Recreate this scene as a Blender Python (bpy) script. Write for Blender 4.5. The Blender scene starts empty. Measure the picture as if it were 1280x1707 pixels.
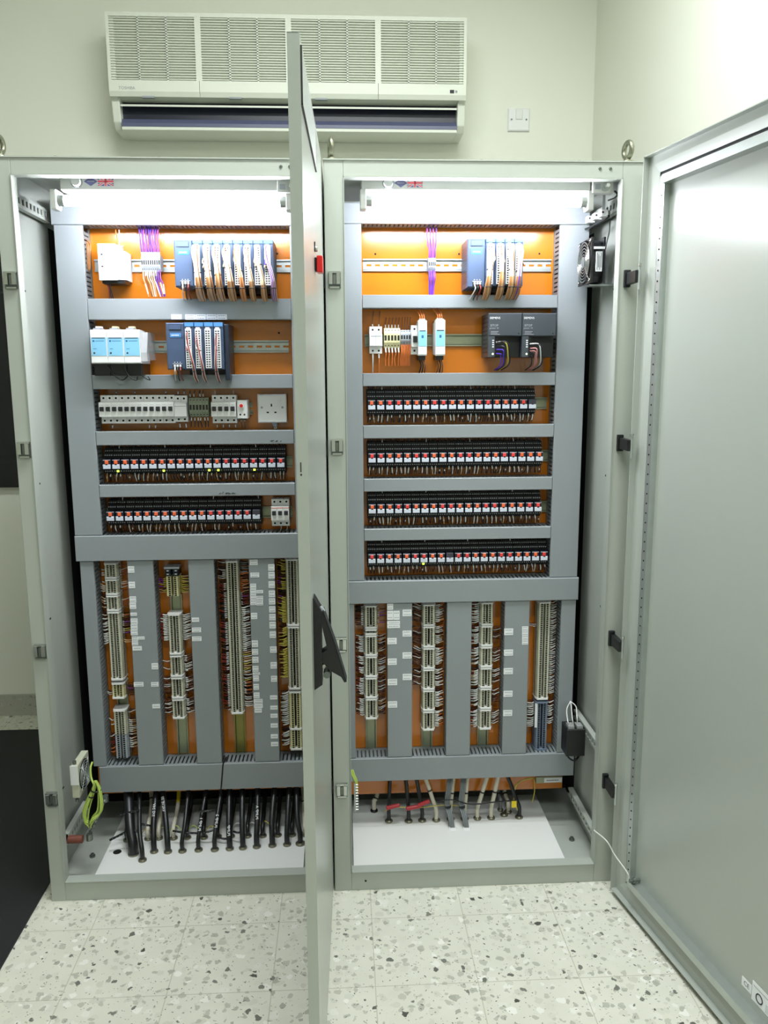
import bpy, math, random
from mathutils import Vector
random.seed(7)
C = bpy.context.scene.collection
SC = bpy.context.scene

# ------------------------------------------------------------------ camera calibration
CF, CX, CY, CZ, YAW, PIT, ROL = 1365.3, 0.0396, -2.1547, 1.4745, 0.0510, 0.1679, -0.0047
def cam_axes():
    f = Vector((math.sin(YAW)*math.cos(PIT), math.cos(YAW)*math.cos(PIT), -math.sin(PIT)))
    r = Vector((math.cos(YAW), -math.sin(YAW), 0)); u = r.cross(f)
    return (math.cos(ROL)*r+math.sin(ROL)*u, -math.sin(ROL)*r+math.cos(ROL)*u, f)
RX, UX, FX = cam_axes(); CP = Vector((CX, CY, CZ))
def ray(px, py, axis, val):
    d = FX+(px-640)/CF*RX-(py-853.5)/CF*UX
    return CP+d*((val-CP[axis])/d[axis])
def W(px, py, Y):                       # where the sight line meets the vertical plane at depth Y
    p = ray(px, py, 1, Y); return p.x, p.z
def G(px, py, z=0.):                    # ... meets the level z
    p = ray(px, py, 2, z); return p.x, p.y
def R(x0, y0, x1, y1, Y):               # upright rectangle at depth Y -> X0, X1, Z0, Z1
    a, b, c, d = W(x0, y0, Y), W(x1, y0, Y), W(x0, y1, Y), W(x1, y1, Y)
    return ((a[0]+c[0])/2, (b[0]+d[0])/2, (c[1]+d[1])/2, (a[1]+b[1])/2)
def project(p):
    d = Vector(p)-CP; z = d.dot(FX)
    return 640+CF*d.dot(RX)/z, 853.5-CF*d.dot(UX)/z

# ------------------------------------------------------------------ materials
def lin(c):
    if isinstance(c, str):
        c = c.lstrip('#'); c = [int(c[i:i+2], 16)/255 for i in (0, 2, 4)]
    return tuple(x/12.92 if x <= .04045 else ((x+.055)/1.055)**2.4 for x in c)+(1,)
MATS = {}
def mat(name, c, rough=.5, metal=0., emit=None, es=0., spec=.5, alpha=1., trans=0., bump=None, vary=0., vscale=8., coat=0.):
    m = bpy.data.materials.new(name); m.use_nodes = True; nt = m.node_tree
    b = nt.nodes['Principled BSDF']; col = lin(c)
    b.inputs['Base Color'].default_value = col
    b.inputs['Roughness'].default_value = rough; b.inputs['Metallic'].default_value = metal
    b.inputs['Specular IOR Level'].default_value = spec
    b.inputs['Alpha'].default_value = alpha
    b.inputs['Transmission Weight'].default_value = trans
    b.inputs['Coat Weight'].default_value = coat
    if emit: b.inputs['Emission Color'].default_value = lin(emit); b.inputs['Emission Strength'].default_value = es
    if vary or bump:
        tc = nt.nodes.new('ShaderNodeTexCoord')
    if vary:
        n = nt.nodes.new('ShaderNodeTexNoise'); n.inputs['Scale'].default_value = vscale; n.inputs['Detail'].default_value = 4
        nt.links.new(tc.outputs['Object'], n.inputs['Vector'])
        mx = nt.nodes.new('ShaderNodeMix'); mx.data_type = 'RGBA'
        mx.inputs[6].default_value = tuple(x*(1-vary) for x in col[:3])+(1,)
        mx.inputs[7].default_value = tuple(min(1, x*(1+vary)) for x in col[:3])+(1,)
        nt.links.new(n.outputs['Fac'], mx.inputs[0]); nt.links.new(mx.outputs[2], b.inputs['Base Color'])
    if bump:
        n2 = nt.nodes.new('ShaderNodeTexNoise'); n2.inputs['Scale'].default_value = bump[0]; n2.inputs['Detail'].default_value = 2
        nt.links.new(tc.outputs['Object'], n2.inputs['Vector'])
        bp = nt.nodes.new('ShaderNodeBump'); bp.inputs['Strength'].default_value = bump[1]; bp.inputs['Distance'].default_value = .001
        nt.links.new(n2.outputs['Fac'], bp.inputs['Height']); nt.links.new(bp.outputs['Normal'], b.inputs['Normal'])
    MATS[name] = m; return m
mat('paint', '#acb2aa', .40, bump=(900, .10), vary=.03, vscale=3)
mat('door_paint', '#a9afa8', .24, bump=(500, .06), vary=.03, vscale=2)
mat('zinc', '#b9c0bd', .38, .75, vary=.10, vscale=30)
mat('eye_zinc', '#8f917f', .33, .85)
mat('gasket_grey', '#6a7078', .6)
mat('zinc_dull', '#a2a88f', .45, .7, vary=.12, vscale=20)
mat('olive', '#8f8a4c', .4, .6, vary=.1, vscale=20)
mat('chrome', '#c9cdca', .22, .95)
mat('dark_chrome', '#6d7572', .3, .85)
mat('duct', '#8a9194', .42, vary=.02, vscale=5)
mat('duct_finger', '#7c8487', .5)
mat('orange', '#cd7615', .20, coat=.5, vary=.03, vscale=4)
mat('wall', '#eef0e4', .75, bump=(60, .06), vary=.015, vscale=2)
mat('white', '#e6e8e6', .38)
mat('white_gloss', '#eceeee', .22)
mat('ac_white', '#e2e6da', .42)
mat('ac_filter', '#9ba394', .85)
mat('ac_dark', '#161a2c', .35)
mat('ac_blade', '#5a5f7c', .35)
mat('black', '#0f1214', .4)
mat('shade_sheet', '#0e1112', .9)
mat('black_matt', '#14181b', .75)
mat('black_board', '#0b0e10', .6)
mat('rubber', '#15191c', .7, vary=.1, vscale=15)
mat('hole', '#040505', .9)
mat('plc', '#41516b', .4)
mat('plc_dark', '#1c2635', .4)
mat('plc_tab', '#4f86bd', .35)
mat('plc_badge', '#39b3c8', .35)
mat('sitop', '#353c41', .45)
mat('sitop_dark', '#15191c', .5)
mat('lightblue', '#86c4e2', .4)
mat('ink', '#2c3036', .6)
mat('ink_blue', '#1f5b8c', .5)
mat('print_grey', '#9aa0a6', .6)
mat('label_white', '#e9ecee', .5)
mat('term_beige', '#cdcdb8', .45)
mat('fan_cream', '#bfc1ab', .5)
mat('term_cream', '#ddd8a8', .45)
mat('term_grey', '#a9b1b8', .45)
mat('term_blue', '#76859a', .45)
mat('fuse_green', '#8d957f', .45)
mat('relay_black', '#0a0c11', .45, spec=.3)
mat('relay_orange', '#e8663a', .35)
mat('relay_red', '#e0403c', .35)
mat('relay_grey', '#3a3844', .4)
mat('relay_white', '#ccd3e0', .35)
mat('led', '#c8e85a', .3, emit='#c8f040', es=4)
mat('led_dim', '#e8f0d0', .3, emit='#e8f8d0', es=1.5)
mat('red', '#d21c1c', .3)
mat('red_tape', '#a3262e', .4)
mat('brown', '#6b3524', .5)
mat('resistor', '#6e3a2c', .5)
mat('copper_wire', '#b98049', .4)
mat('tan_wire', '#d7b184', .4)
mat('loom_top', '#e6d3ac', .42)
mat('pink_wire', '#c98a86', .4)
mat('w_darkbrown', '#3a241b', .5)
mat('w_darkred', '#4f1f1c', .5)
mat('w_red', '#8c2f28', .45)
mat('w_brown', '#6d4630', .45)
mat('w_orange', '#dd7a3c', .45)
mat('w_purple', '#5936c0', .4)
mat('w_violet', '#8a3fae', .4)
mat('w_black', '#101214', .4)
mat('w_white', '#dadcd8', .45)
mat('w_yellow', '#c9bb4e', .45)
mat('w_grey', '#8d9090', .45)
mat('w_green', '#b4cc62', .45)
mat('cable_black', '#15181a', .38)
mat('cable_beige', '#cfcab8', .5)
mat('cable_grey', '#777e80', .5)
mat('tape_yellow', '#e3c81e', .4)
mat('brass', '#8c8a78', .35, .8)
mat('bolt', '#7e857f', .35, .85)
mat('flag_blue', '#3d3a7a', .4)
mat('flag_red', '#c4384a', .4)
mat('diamond', '#3a3a6a', .35)
mat('gasket', '#0c0f10', .8)
mat('clear', '#e9eef0', .15, trans=.0, alpha=.35)
mat('tube', '#ffffff', .3, emit='#f4f6ff', es=105)
mat('ceil_lamp', '#ffffff', .3, emit='#f6fff0', es=10)
mat('ceiling', '#e8e9e2', .8)

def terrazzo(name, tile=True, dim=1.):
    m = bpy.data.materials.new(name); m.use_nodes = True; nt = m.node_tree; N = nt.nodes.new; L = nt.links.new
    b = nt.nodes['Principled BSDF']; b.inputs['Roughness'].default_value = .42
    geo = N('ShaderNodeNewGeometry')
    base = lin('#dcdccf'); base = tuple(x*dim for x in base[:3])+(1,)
    def mix(fac, a, c):
        mx = N('ShaderNodeMix'); mx.data_type = 'RGBA'
        if isinstance(a, tuple): mx.inputs[6].default_value = a
        else: L(a, mx.inputs[6])
        if isinstance(c, tuple): mx.inputs[7].default_value = c
        else: L(c, mx.inputs[7])
        L(fac, mx.inputs[0]); return mx.outputs[2]
    def ramp(src, stops):
        r = N('ShaderNodeValToRGB'); e = r.color_ramp.elements
        e[0].position, e[0].color = stops[0]; e[1].position, e[1].color = stops[1]
        for p, c in stops[2:]:
            x = e.new(p); x.color = c
        L(src, r.inputs[0]); return r
    nz = N('ShaderNodeTexNoise'); nz.inputs['Scale'].default_value = 9; nz.inputs['Detail'].default_value = 5
    L(geo.outputs['Position'], nz.inputs['Vector'])
    cur = mix(nz.outputs['Fac'], tuple(x*.88 for x in base[:3])+(1,), tuple(min(1, x*1.08) for x in base[:3])+(1,))
    # distorted coordinates give the chips ragged outlines
    wn = N('ShaderNodeTexNoise'); wn.inputs['Scale'].default_value = 55; L(geo.outputs['Position'], wn.inputs['Vector'])
    sb = N('ShaderNodeVectorMath'); sb.operation = 'MULTIPLY_ADD'
    sb.inputs[1].default_value = (.022, .022, .022); L(wn.outputs['Color'], sb.inputs[0]); L(geo.outputs['Position'], sb.inputs[2])
    def chips(scale, size, share, cols, seed):
        nonlocal cur
        v = N('ShaderNodeTexVoronoi'); v.voronoi_dimensions = '2D' if tile else '3D'; v.inputs['Scale'].default_value = scale
        ad = N('ShaderNodeVectorMath'); ad.inputs[1].default_value = (seed, seed*1.7, seed*.3); L(sb.outputs[0], ad.inputs[0]); L(ad.outputs[0], v.inputs['Vector'])
        sep = N('ShaderNodeSeparateColor'); L(v.outputs['Color'], sep.inputs[0])
        # chip radius varies per cell
        rad = N('ShaderNodeMapRange'); rad.inputs[1].default_value = 0; rad.inputs[2].default_value = 1
        rad.inputs[3].default_value = size*.35; rad.inputs[4].default_value = size; L(sep.outputs[2], rad.inputs[0])
        lt = N('ShaderNodeMath'); lt.operation = 'LESS_THAN'; L(v.outputs['Distance'], lt.inputs[0]); L(rad.outputs[0], lt.inputs[1])
        pk = N('ShaderNodeMath'); pk.operation = 'LESS_THAN'; L(sep.outputs[0], pk.inputs[0]); pk.inputs[1].default_value = share
        an = N('ShaderNodeMath'); an.operation = 'MULTIPLY'; L(lt.outputs[0], an.inputs[0]); L(pk.outputs[0], an.inputs[1])
        rc = ramp(sep.outputs[1], [(0, cols[0]), (1, cols[-1])]+[(i/(len(cols)-1), c) for i, c in enumerate(cols)][1:-1])
        cur = mix(an.outputs[0], cur, rc.outputs[0])
    d = lambda h: tuple(x*dim for x in lin(h)[:3])+(1,)
    chips(36, .44, .60, [d('#cdcdc0'), d('#d6d6c9'), d('#ecece5')], 3.1)
    chips(46, .40, .40, [d('#b4b6a9'), d('#c3c3b6'), d('#a6a89c')], 7.7)
    chips(44, .34, .075, [d('#63665f'), d('#7d8076'), d('#4c4c46')], 12.3)
    chips(160, .30, .12, [d('#7c7e75'), d('#97978c'), d('#44443e')], 5.5)
    if tile:
        sx = N('ShaderNodeSeparateXYZ'); L(geo.outputs['Position'], sx.inputs[0])
        outs = []
        for ax, off in ((0, .148), (1, .128)):
            a = N('ShaderNodeMath'); a.operation = 'ADD'; a.inputs[1].default_value = off+.0012+25.2; L(sx.outputs[ax], a.inputs[0])
            md = N('ShaderNodeMath'); md.operation = 'MODULO'; md.inputs[1].default_value = .252; L(a.outputs[0], md.inputs[0])
            l2 = N('ShaderNodeMath'); l2.operation = 'LESS_THAN'; l2.inputs[1].default_value = .0024; L(md.outputs[0], l2.inputs[0]); outs.append(l2.outputs[0])
        mxm = N('ShaderNodeMath'); mxm.operation = 'MAXIMUM'; L(outs[0], mxm.inputs[0]); L(outs[1], mxm.inputs[1])
        hf = N('ShaderNodeMath'); hf.operation = 'MULTIPLY'; hf.inputs[1].default_value = .55; L(mxm.outputs[0], hf.inputs[0])
        cur = mix(hf.outputs[0], cur, d('#a39f8b'))
    L(cur, b.inputs['Base Color']); MATS[name] = m
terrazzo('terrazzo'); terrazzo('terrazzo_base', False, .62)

# ------------------------------------------------------------------ mesh builder
class MB:
    def __init__(self, T=None): self.v = []; self.f = []; self.m = []; self.ms = []; self.T = T; self.sm = []
    def mi(self, m):
        if m not in self.ms: self.ms.append(m)
        return self.ms.index(m)
    def add(self, vs, fs, m, smooth=False):
        o = len(self.v); k = self.mi(m)
        for p in vs: self.v.append(tuple(self.T(*p)) if self.T else tuple(p))
        for f in fs: self.f.append([i+o for i in f]); self.m.append(k); self.sm.append(smooth)
        return self
    def box(self, x0, x1, y0, y1, z0, z1, m):
        vs = [(x, y, z) for x in (x0, x1) for y in (y0, y1) for z in (z0, z1)]
        return self.add(vs, [(0, 1, 3, 2), (4, 6, 7, 5), (0, 4, 5, 1), (2, 3, 7, 6), (0, 2, 6, 4), (1, 5, 7, 3)], m)
    def cbox(self, x0, x1, y0, y1, z0, z1, m, c=.001):      # box with chamfered front (y0) rim
        vs = [(x0, y1, z0), (x1, y1, z0), (x1, y1, z1), (x0, y1, z1), (x0, y0+c, z0), (x1, y0+c, z0), (x1, y0+c, z1), (x0, y0+c, z1),
              (x0+c, y0, z0+c), (x1-c, y0, z0+c), (x1-c, y0, z1-c), (x0+c, y0, z1-c)]
        fs = [(0, 3, 2, 1), (8, 9, 10, 11)]
        for i in range(4):
            j = (i+1) % 4; fs += [(i, j, 4+j, 4+i), (4+i, 4+j, 8+j, 8+i)]
        return self.add(vs, fs, m)
    def prism(self, prof, a0, a1, m, axis='x'):             # closed outline extruded along an axis
        n = len(prof)
        f = {'x': lambda a, p: (a, p[0], p[1]), 'y': lambda a, p: (p[0], a, p[1]), 'z': lambda a, p: (p[0], p[1], a)}[axis]
        vs = [f(a, p) for a in (a0, a1) for p in prof]
        fs = [tuple(range(n-1, -1, -1)), tuple(range(n, 2*n))]+[(i, (i+1) % n, n+(i+1) % n, n+i) for i in range(n)]
        return self.add(vs, fs, m)
    def cyl(self, p0, p1, r0, r1, m, n=14, cap=True):
        p0, p1 = Vector(p0), Vector(p1); d = (p1-p0).normalized()
        a = d.orthogonal().normalized(); b = d.cross(a)
        vs = []
        for p, r in ((p0, r0), (p1, r1)):
            for i in range(n):
                t = 2*math.pi*i/n; vs.append(p+a*(r*math.cos(t))+b*(r*math.sin(t)))
        self.add(vs, [(i, (i+1) % n, n+(i+1) % n, n+i) for i in range(n)], m, True)
        if cap: self.add(vs[:n], [tuple(range(n-1, -1, -1))], m); self.add(vs[n:], [tuple(range(n))], m)
        return self
    def tube(self, pts, r, m, n=8, cap=True):
        pts = [Vector(p) for p in pts]; k = len(pts); vs = []; a = None
        for i, p in enumerate(pts):
            d = (pts[min(i+1, k-1)]-pts[max(i-1, 0)]).normalized()
            a = d.orthogonal().normalized() if a is None else (a-d*a.dot(d)).normalized()
            b = d.cross(a); rr = r[i] if isinstance(r, (list, tuple)) else r
            for j in range(n):
                t = 2*math.pi*j/n; vs.append(p+a*(rr*math.cos(t))+b*(rr*math.sin(t)))
        fs = [(i*n+j, i*n+(j+1) % n, (i+1)*n+(j+1) % n, (i+1)*n+j) for i in range(k-1) for j in range(n)]
        self.add(vs, fs, m, True)
        if cap: self.add(vs[:n], [tuple(range(n-1, -1, -1))], m); self.add(vs[-n:], [tuple(range(n))], m)
        return self
    def torus(self, c, R_, r, m, ax=(0, 1, 0), n=28, k=10, sz=1.):
        c = Vector(c); ax = Vector(ax).normalized(); a = ax.orthogonal().normalized(); b = ax.cross(a); vs = []
        for i in range(n):
            t = 2*math.pi*i/n; d = a*math.cos(t)+b*math.sin(t)
            for j in range(k):
                u = 2*math.pi*j/k; p = c+d*(R_+r*math.cos(u))+ax*(r*math.sin(u))
                vs.append(p)
        return self.add(vs, [(i*k+j, ((i+1) % n)*k+j, ((i+1) % n)*k+(j+1) % k, i*k+(j+1) % k) for i in range(n) for j in range(k)], m, True)
    def disc(self, c, r, nrm, m, n=16):
        c = Vector(c); d = Vector(nrm).normalized(); a = d.orthogonal().normalized(); b = d.cross(a)
        return self.add([c+a*(r*math.cos(2*math.pi*i/n))+b*(r*math.sin(2*math.pi*i/n)) for i in range(n)], [tuple(range(n))], m)
    def mesh(self, name, org=(0, 0, 0)):
        me = bpy.data.meshes.new(name); ox, oy, oz = org
        me.from_pydata([(x-ox, y-oy, z-oz) for x, y, z in self.v], [], self.f)
        for m in self.ms: me.materials.append(MATS[m])
        me.polygons.foreach_set('material_index', self.m); me.polygons.foreach_set('use_smooth', self.sm)
        me.update(); return me
    def build(self, name, parent=None, label=None, bevel=0):
        org = parent['_o'] if parent is not None else (0, 0, 0)
        o = bpy.data.objects.new(name, self.mesh(name, org)); C.objects.link(o)
        if parent is not None: o.parent = parent
        if label: o['label'] = label
        if bevel:
            b = o.modifiers.new('bevel', 'BEVEL'); b.width = bevel; b.segments = 2; b.limit_method = 'ANGLE'
        o['_o'] = tuple(org); return o
    def top(self, name, label, cat, group=None, kind=None, org=None, bevel=0):      # a thing that is one mesh
        if org is None: org = tuple(sum(p[i] for p in self.v)/len(self.v) for i in range(3)) if self.v else (0, 0, 0)
        o = bpy.data.objects.new(name, self.mesh(name, org)); C.objects.link(o); o.location = org
        o['label'] = label; o['category'] = cat
        if group: o['group'] = group
        if kind: o['kind'] = kind
        if bevel:
            b = o.modifiers.new('bevel', 'BEVEL'); b.width = bevel; b.segments = 2; b.limit_method = 'ANGLE'
        o['_o'] = tuple(org); return o
def thing(name, label, cat, org, group=None):
    o = bpy.data.objects.new(name, None); C.objects.link(o); o.location = org; o.empty_display_size = .02
    o['label'] = label; o['category'] = cat; o['_o'] = tuple(org)
    if group: o['group'] = group
    return o
def struct(name, mb, bevel=0):
    o = mb.build(name, None, None, bevel); o['kind'] = 'structure'; return o
def dup(root, loc, label, group=None, name=None):       # copy a thing with its parts and sub-parts
    r = root.copy(); C.objects.link(r); r.location = loc; r['label'] = label; r['_o'] = tuple(loc)
    if group: r['group'] = group
    for ch in list(root.children):
        c = ch.copy(); C.objects.link(c); c.parent = r
        for g in ch.children:
            d = g.copy(); C.objects.link(d); d.parent = c
    return r
def spline(pts, n=6):
    P = [Vector(p) for p in pts]; P = [P[0]*2-P[1]]+P+[P[-1]*2-P[-2]]; out = []
    for i in range(1, len(P)-2):
        for k in range(n):
            t = k/n; a, b, c, d = P[i-1], P[i], P[i+1], P[i+2]
            out.append(.5*((2*b)+(c-a)*t+(2*a-5*b+4*c-d)*t*t+(3*b-a-3*c+d)*t**3))
    out.append(P[-2]); return out
ORD = 'zeroth first second third fourth fifth sixth seventh eighth ninth tenth eleventh twelfth thirteenth fourteenth fifteenth sixteenth seventeenth eighteenth nineteenth twentieth twenty-first twenty-second'.split()

# lettering: outlines of the built-in font, turned into meshes once
TXT = {}
def prep_text(s):
    cu = bpy.data.curves.new('lettering', 'FONT'); cu.body = s; cu.size = 1; cu.align_x = 'CENTER'; cu.align_y = 'CENTER'; cu.resolution_u = 2
    ob = bpy.data.objects.new('lettering', cu); C.objects.link(ob)
    bpy.context.view_layer.update()
    me = ob.evaluated_get(bpy.context.evaluated_depsgraph_get()).to_mesh()
    TXT[s] = ([tuple(v.co) for v in me.vertices], [tuple(p.vertices) for p in me.polygons])
    bpy.data.objects.remove(ob); bpy.data.curves.remove(cu)
for s in ('TOSHIBA', 'SIEMENS', 'SITOP', 'power 10', 'VALVE 33', 'PUMP', 'PUMP 1', 'PUMP 2', 'PUMP A', 'S/G 24V', 'CE', 'FAN', 'MCC 1', 'TANK'): prep_text(s)
def text(mb, s, c, h, m, r=(1, 0, 0), u=(0, 0, 1)):
    vs, fs = TXT[s]; c, r, u = Vector(c), Vector(r), Vector(u)
    mb.add([c+r*(x*h*1.4)+u*(y*h*1.4) for x, y, z in vs], fs, m); return mb

# ================================================================== the room
YW, XW, ZC = 1.332, 1.073, 3.25
struct('floor', MB().box(-3.4, XW+.1, -5.6, YW+.1, -.05, 0, 'terrazzo'))
struct('wall_back', MB().box(-3.4, XW+.1, YW, YW+.1, 0, ZC, 'wall'))
struct('wall_right', MB().box(XW, XW+.1, -5.6, YW, 0, ZC, 'wall'))
struct('wall_left', MB().box(-3.5, -3.4, -5.6, YW, 0, ZC, 'wall'))
struct('wall_front', MB().box(-3.4, XW+.1, -5.7, -5.6, 0, ZC, 'wall'))
struct('ceiling', MB().box(-3.4, XW+.1, -5.6, YW+.1, ZC, ZC+.1, 'ceiling'))
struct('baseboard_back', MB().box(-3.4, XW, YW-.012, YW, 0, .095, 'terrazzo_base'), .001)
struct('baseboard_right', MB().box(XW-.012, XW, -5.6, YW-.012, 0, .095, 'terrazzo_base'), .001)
MB().cbox(-2.6, -.835, -2.4, 1.158, 0, .006, 'rubber').top('floor_mat', 'black rubber floor mat lying left of the left cabinet', 'mat', org=(-1.6, -.6, 0))
b = thing('wall_board', 'large dark board on the wall behind the left cabinet', 'board', (-1.6, YW, 1.01))
MB().box(-2.4, -.93, YW-.03, YW-.001, 1.012, 1.962, 'black_board').build('panel', b, bevel=.003)

# wall spur switch
wp = thing('wall_switch', 'white square switch plate on the back wall right of the air conditioner', 'switch', (.767, YW, 2.478))
x0, x1, z0, z1 = R(846, 181.5, 882, 219.5, YW)
MB().cbox(x0, x1, YW-.010, YW, z0, z1, 'white_gloss', .004).build('plate', wp)
xc = (x0+x1)/2; zc = (z0+z1)/2
MB().cbox(xc-.014, xc+.014, YW-.0135, YW-.009, zc+.0, zc+.040, 'white', .002).build('rocker', wp)
for s in (-1, 1): MB().cyl((xc+s*.03, YW-.012, zc), (xc+s*.03, YW-.009, zc), .0035, .0035, 'dark_chrome', 10).build('screw', wp)

# air conditioner
YA = YW-.20
AC = thing('air_conditioner', 'long off-white wall air conditioner above the left cabinet', 'air conditioner', (-.14, YW, 2.40))
ax0, ax1, _, azt = R(173, 20, 780, 22, YA)
ax0, ax1 = -.803, .527
azt = W(476, 24, YA)[1]; azg0 = W(476, 137, YA)[1]; azb = W(476, 163, YA)[1]
azo = W(476, 214, YA+.03)[1]
# body: profile in (y,z)
MB().prism([(YW-.001, azo), (YW-.001, azt+.01), (YA+.07, azt+.012), (YA+.012, azt), (YA+.012, azb+.004), (YA+.09, azb-.002), (YA+.12, azo+.02), (YA+.12, azo)],
           ax0+.012, ax1-.012, 'ac_white').build('casing', AC, bevel=.003)
for s, xs in ((-1, ax0), (1, ax1)):
    a, c = (xs, xs+.03) if s < 0 else (xs-.03, xs)
    MB().prism([(YW-.001, azo-.004), (YW-.001, azt+.012), (YA+.07, azt+.014), (YA+.008, azt+.002), (YA+.006, azb), (YA+.03, azb-.004), (YA+.045, azo+.02), (YA+.07, azo-.004)], a, c, 'ac_white').build('side_cap', AC, bevel=.004)
n = 4; pw = (ax1-ax0-.004)/n
for i in range(n):
    a = ax0+.002+i*pw; c = a+pw
    p = MB(); w = .011
    p.box(a, a+w, YA, YA+.012, azg0, azt, 'ac_white').box(c-w, c, YA, YA+.012, azg0, azt, 'ac_white')
    p.box(a+w, c-w, YA, YA+.012, azt-.014, azt, 'ac_white')
    for k in (1, 2):
        xm = a+w+(pw-2*w)*k/3; p.box(xm-.003, xm+.003, YA+.001, YA+.012, azg0, azt-.014, 'ac_white')
    ns = 24; h = (azt-.014-azg0)/ns
    for k in range(ns):
        z = azg0+k*h
        p.prism([(YA+.001, z+h*.38), (YA+.001, z+h*.72), (YA+.012, z+h*.95), (YA+.012, z+h*.61)], a+w, c-w, 'ac_white')
    g = p.build('grille_panel', AC)
    MB().box(a+.003, c-.003, YA+.0125, YA+.02, azg0, azt-.002, 'ac_filter').build('filter', g)
    fr = MB().prism([(YA, azb+.012), (YA-.002, azb+.016), (YA-.002, azg0), (YA+.012, azg0), (YA+.012, azb), (YA+.006, azb)], a+.0008, c-.0008, 'ac_white').build('front_flap', AC)
text(m := MB(), 'TOSHIBA', (ax0+.068, YA-.0028, W(205, 147, YA)[1]), .0105, 'print_grey'); m.build('lettering', AC)
MB().box(ax1-.064, ax1-.048, YA-.003, YA, azb+.022, azb+.034, 'ink').box(ax1-.044, ax1-.036, YA-.003, YA, azb+.024, azb+.032, 'print_grey').build('sensor_window', AC)
for i in range(3): MB().box(ax0+.12+i*.32, ax0+.165+i*.32, YA+.004, YA+.02, azb-.004, azb+.002, 'print_grey').build('catch', AC)
MB().box(ax0+.03, ax1-.03, YA+.075, YA+.118, azo+.012, azb, 'ac_dark').build('air_outlet', AC)
zl = W(476, 179, YA+.04)[1]
MB().prism([(YA+.035, zl-.004), (YA+.035, zl+.003), (YA+.072, zl+.012), (YA+.072, zl+.008)], ax0+.032, ax1-.032, 'ac_white').build('louver', AC)
zl2 = W(476, 200, YA+.04)[1]
MB().prism([(YA+.045, azo+.006), (YA+.045, azo+.018), (YA+.06, zl2+.003), (YA+.12, zl2+.012), (YA+.12, azo)], ax0+.03, ax1-.03, 'ac_blade').build('louver', AC, 'dark blue-grey lower louver')
MB().box(ax0+.03, ax1-.03, YA+.046, YW-.002, azo-.006, azo+.006, 'ac_white').build('bottom_tray', AC, bevel=.002)

# ================================================================== cabinets
YD, YP, YB, RF = .25, .325, .50, .3175
ZT, ZO0, ZO1 = 2.0, .0573, 1.9584
def shell(X0, X1, xo0, xo1, label):
    t = thing('electrical_cabinet', label, 'cabinet', ((X0+X1)/2, .25, 0), 'open electrical cabinets')
    f = MB(); d = .020
    f.box(X0, xo0, 0, d, 0, ZT-.002, 'paint').box(xo1, X1, 0, d, 0, ZT-.002, 'paint')
    f.box(xo0, xo1, 0, d, ZO1, ZT-.002, 'paint').box(xo0, xo1, 0, d, 0, ZO0, 'paint')
    f.build('front_frame', t, bevel=.0015)
    # sealing lip round the opening
    l = MB(); e = .008
    l.box(xo0, xo0+.002, -.004, .03, ZO0, ZO1, 'paint').box(xo1-.002, xo1, -.004, .03, ZO0, ZO1, 'paint')
    l.box(xo0, xo1, -.004, .03, ZO1-.002, ZO1, 'paint').box(xo0, xo1, -.004, .03, ZO0, ZO0+.002, 'paint')
    l.build('sealing_lip', t)
    MB().box(X0, X0+.002, d, YB, 0, ZT-.002, 'paint').build('side_panel', t)
    MB().box(X1-.002, X1, d, YB, 0, ZT-.002, 'paint').build('side_panel', t)
    for x in ((X0+.002, X0+.004) if X1 < .1 else (X1-.018, X1-.016),): MB().box(x[0], x[1], .03, .35, .03, 1.89, 'paint').build('inner_skin', t)
    MB().box(X0, X1, YB-.002, YB, 0, ZT-.002, 'paint').build('back_panel', t)
    MB().box(X0-.001, X1+.001, -.003, YB+.003, ZT-.003, ZT, 'paint').build('top_panel', t)
    MB().box(X0+.002, X1-.002, .02, YB-.002, .022, .026, 'paint').build('base', t)
    m = MB(); m.box(X0+.002, X0+.005, .35, YB-.002, .03, 1.89, 'shade_sheet').box(X1-.005, X1-.002, .35, YB-.002, .03, 1.89, 'shade_sheet').box(X0+.005, X1-.005, YB-.005, YB-.002, .03, 1.89, 'shade_sheet')  # near-black sheets added to stand in for shade behind the mounting plate
    m.build('shade_sheet', t, 'dark sheets standing in for shade at the back of the cabinet')
    # inner frame uprights and cross bars at the back corners
    u = MB()
    u.box(X0+.004, X1-.004, .022, .05, ZT-.03, ZT-.004, 'paint')
    u.build('inner_frame', t)
    return t
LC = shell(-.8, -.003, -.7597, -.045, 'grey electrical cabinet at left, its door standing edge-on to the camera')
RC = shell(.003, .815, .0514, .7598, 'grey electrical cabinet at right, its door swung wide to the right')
ZPL = W(760, 1319, YP)[1]
ZPLL = W(330, 1318, YP)[1]
for cab, a, c in ((LC, -.75, -.045), (RC, .05, .75)):
    MB().box(a, c, YP, YP+.003, ZPLL if cab is LC else ZPL, 1.93, 'orange').build('mounting_plate', cab, 'orange mounting plate')
for cab, pts in ((LC, ((462, 423), (465, 555))), (RC, ((625.5, 423.5), (765, 423.5), (899, 423)))):
    for p in pts:
        x, z = W(*p, YP); MB().cyl((x, YP-.0002, z), (x, YP+.001, z), .003, .003, 'hole', 10).build('screw_hole', cab)
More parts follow.
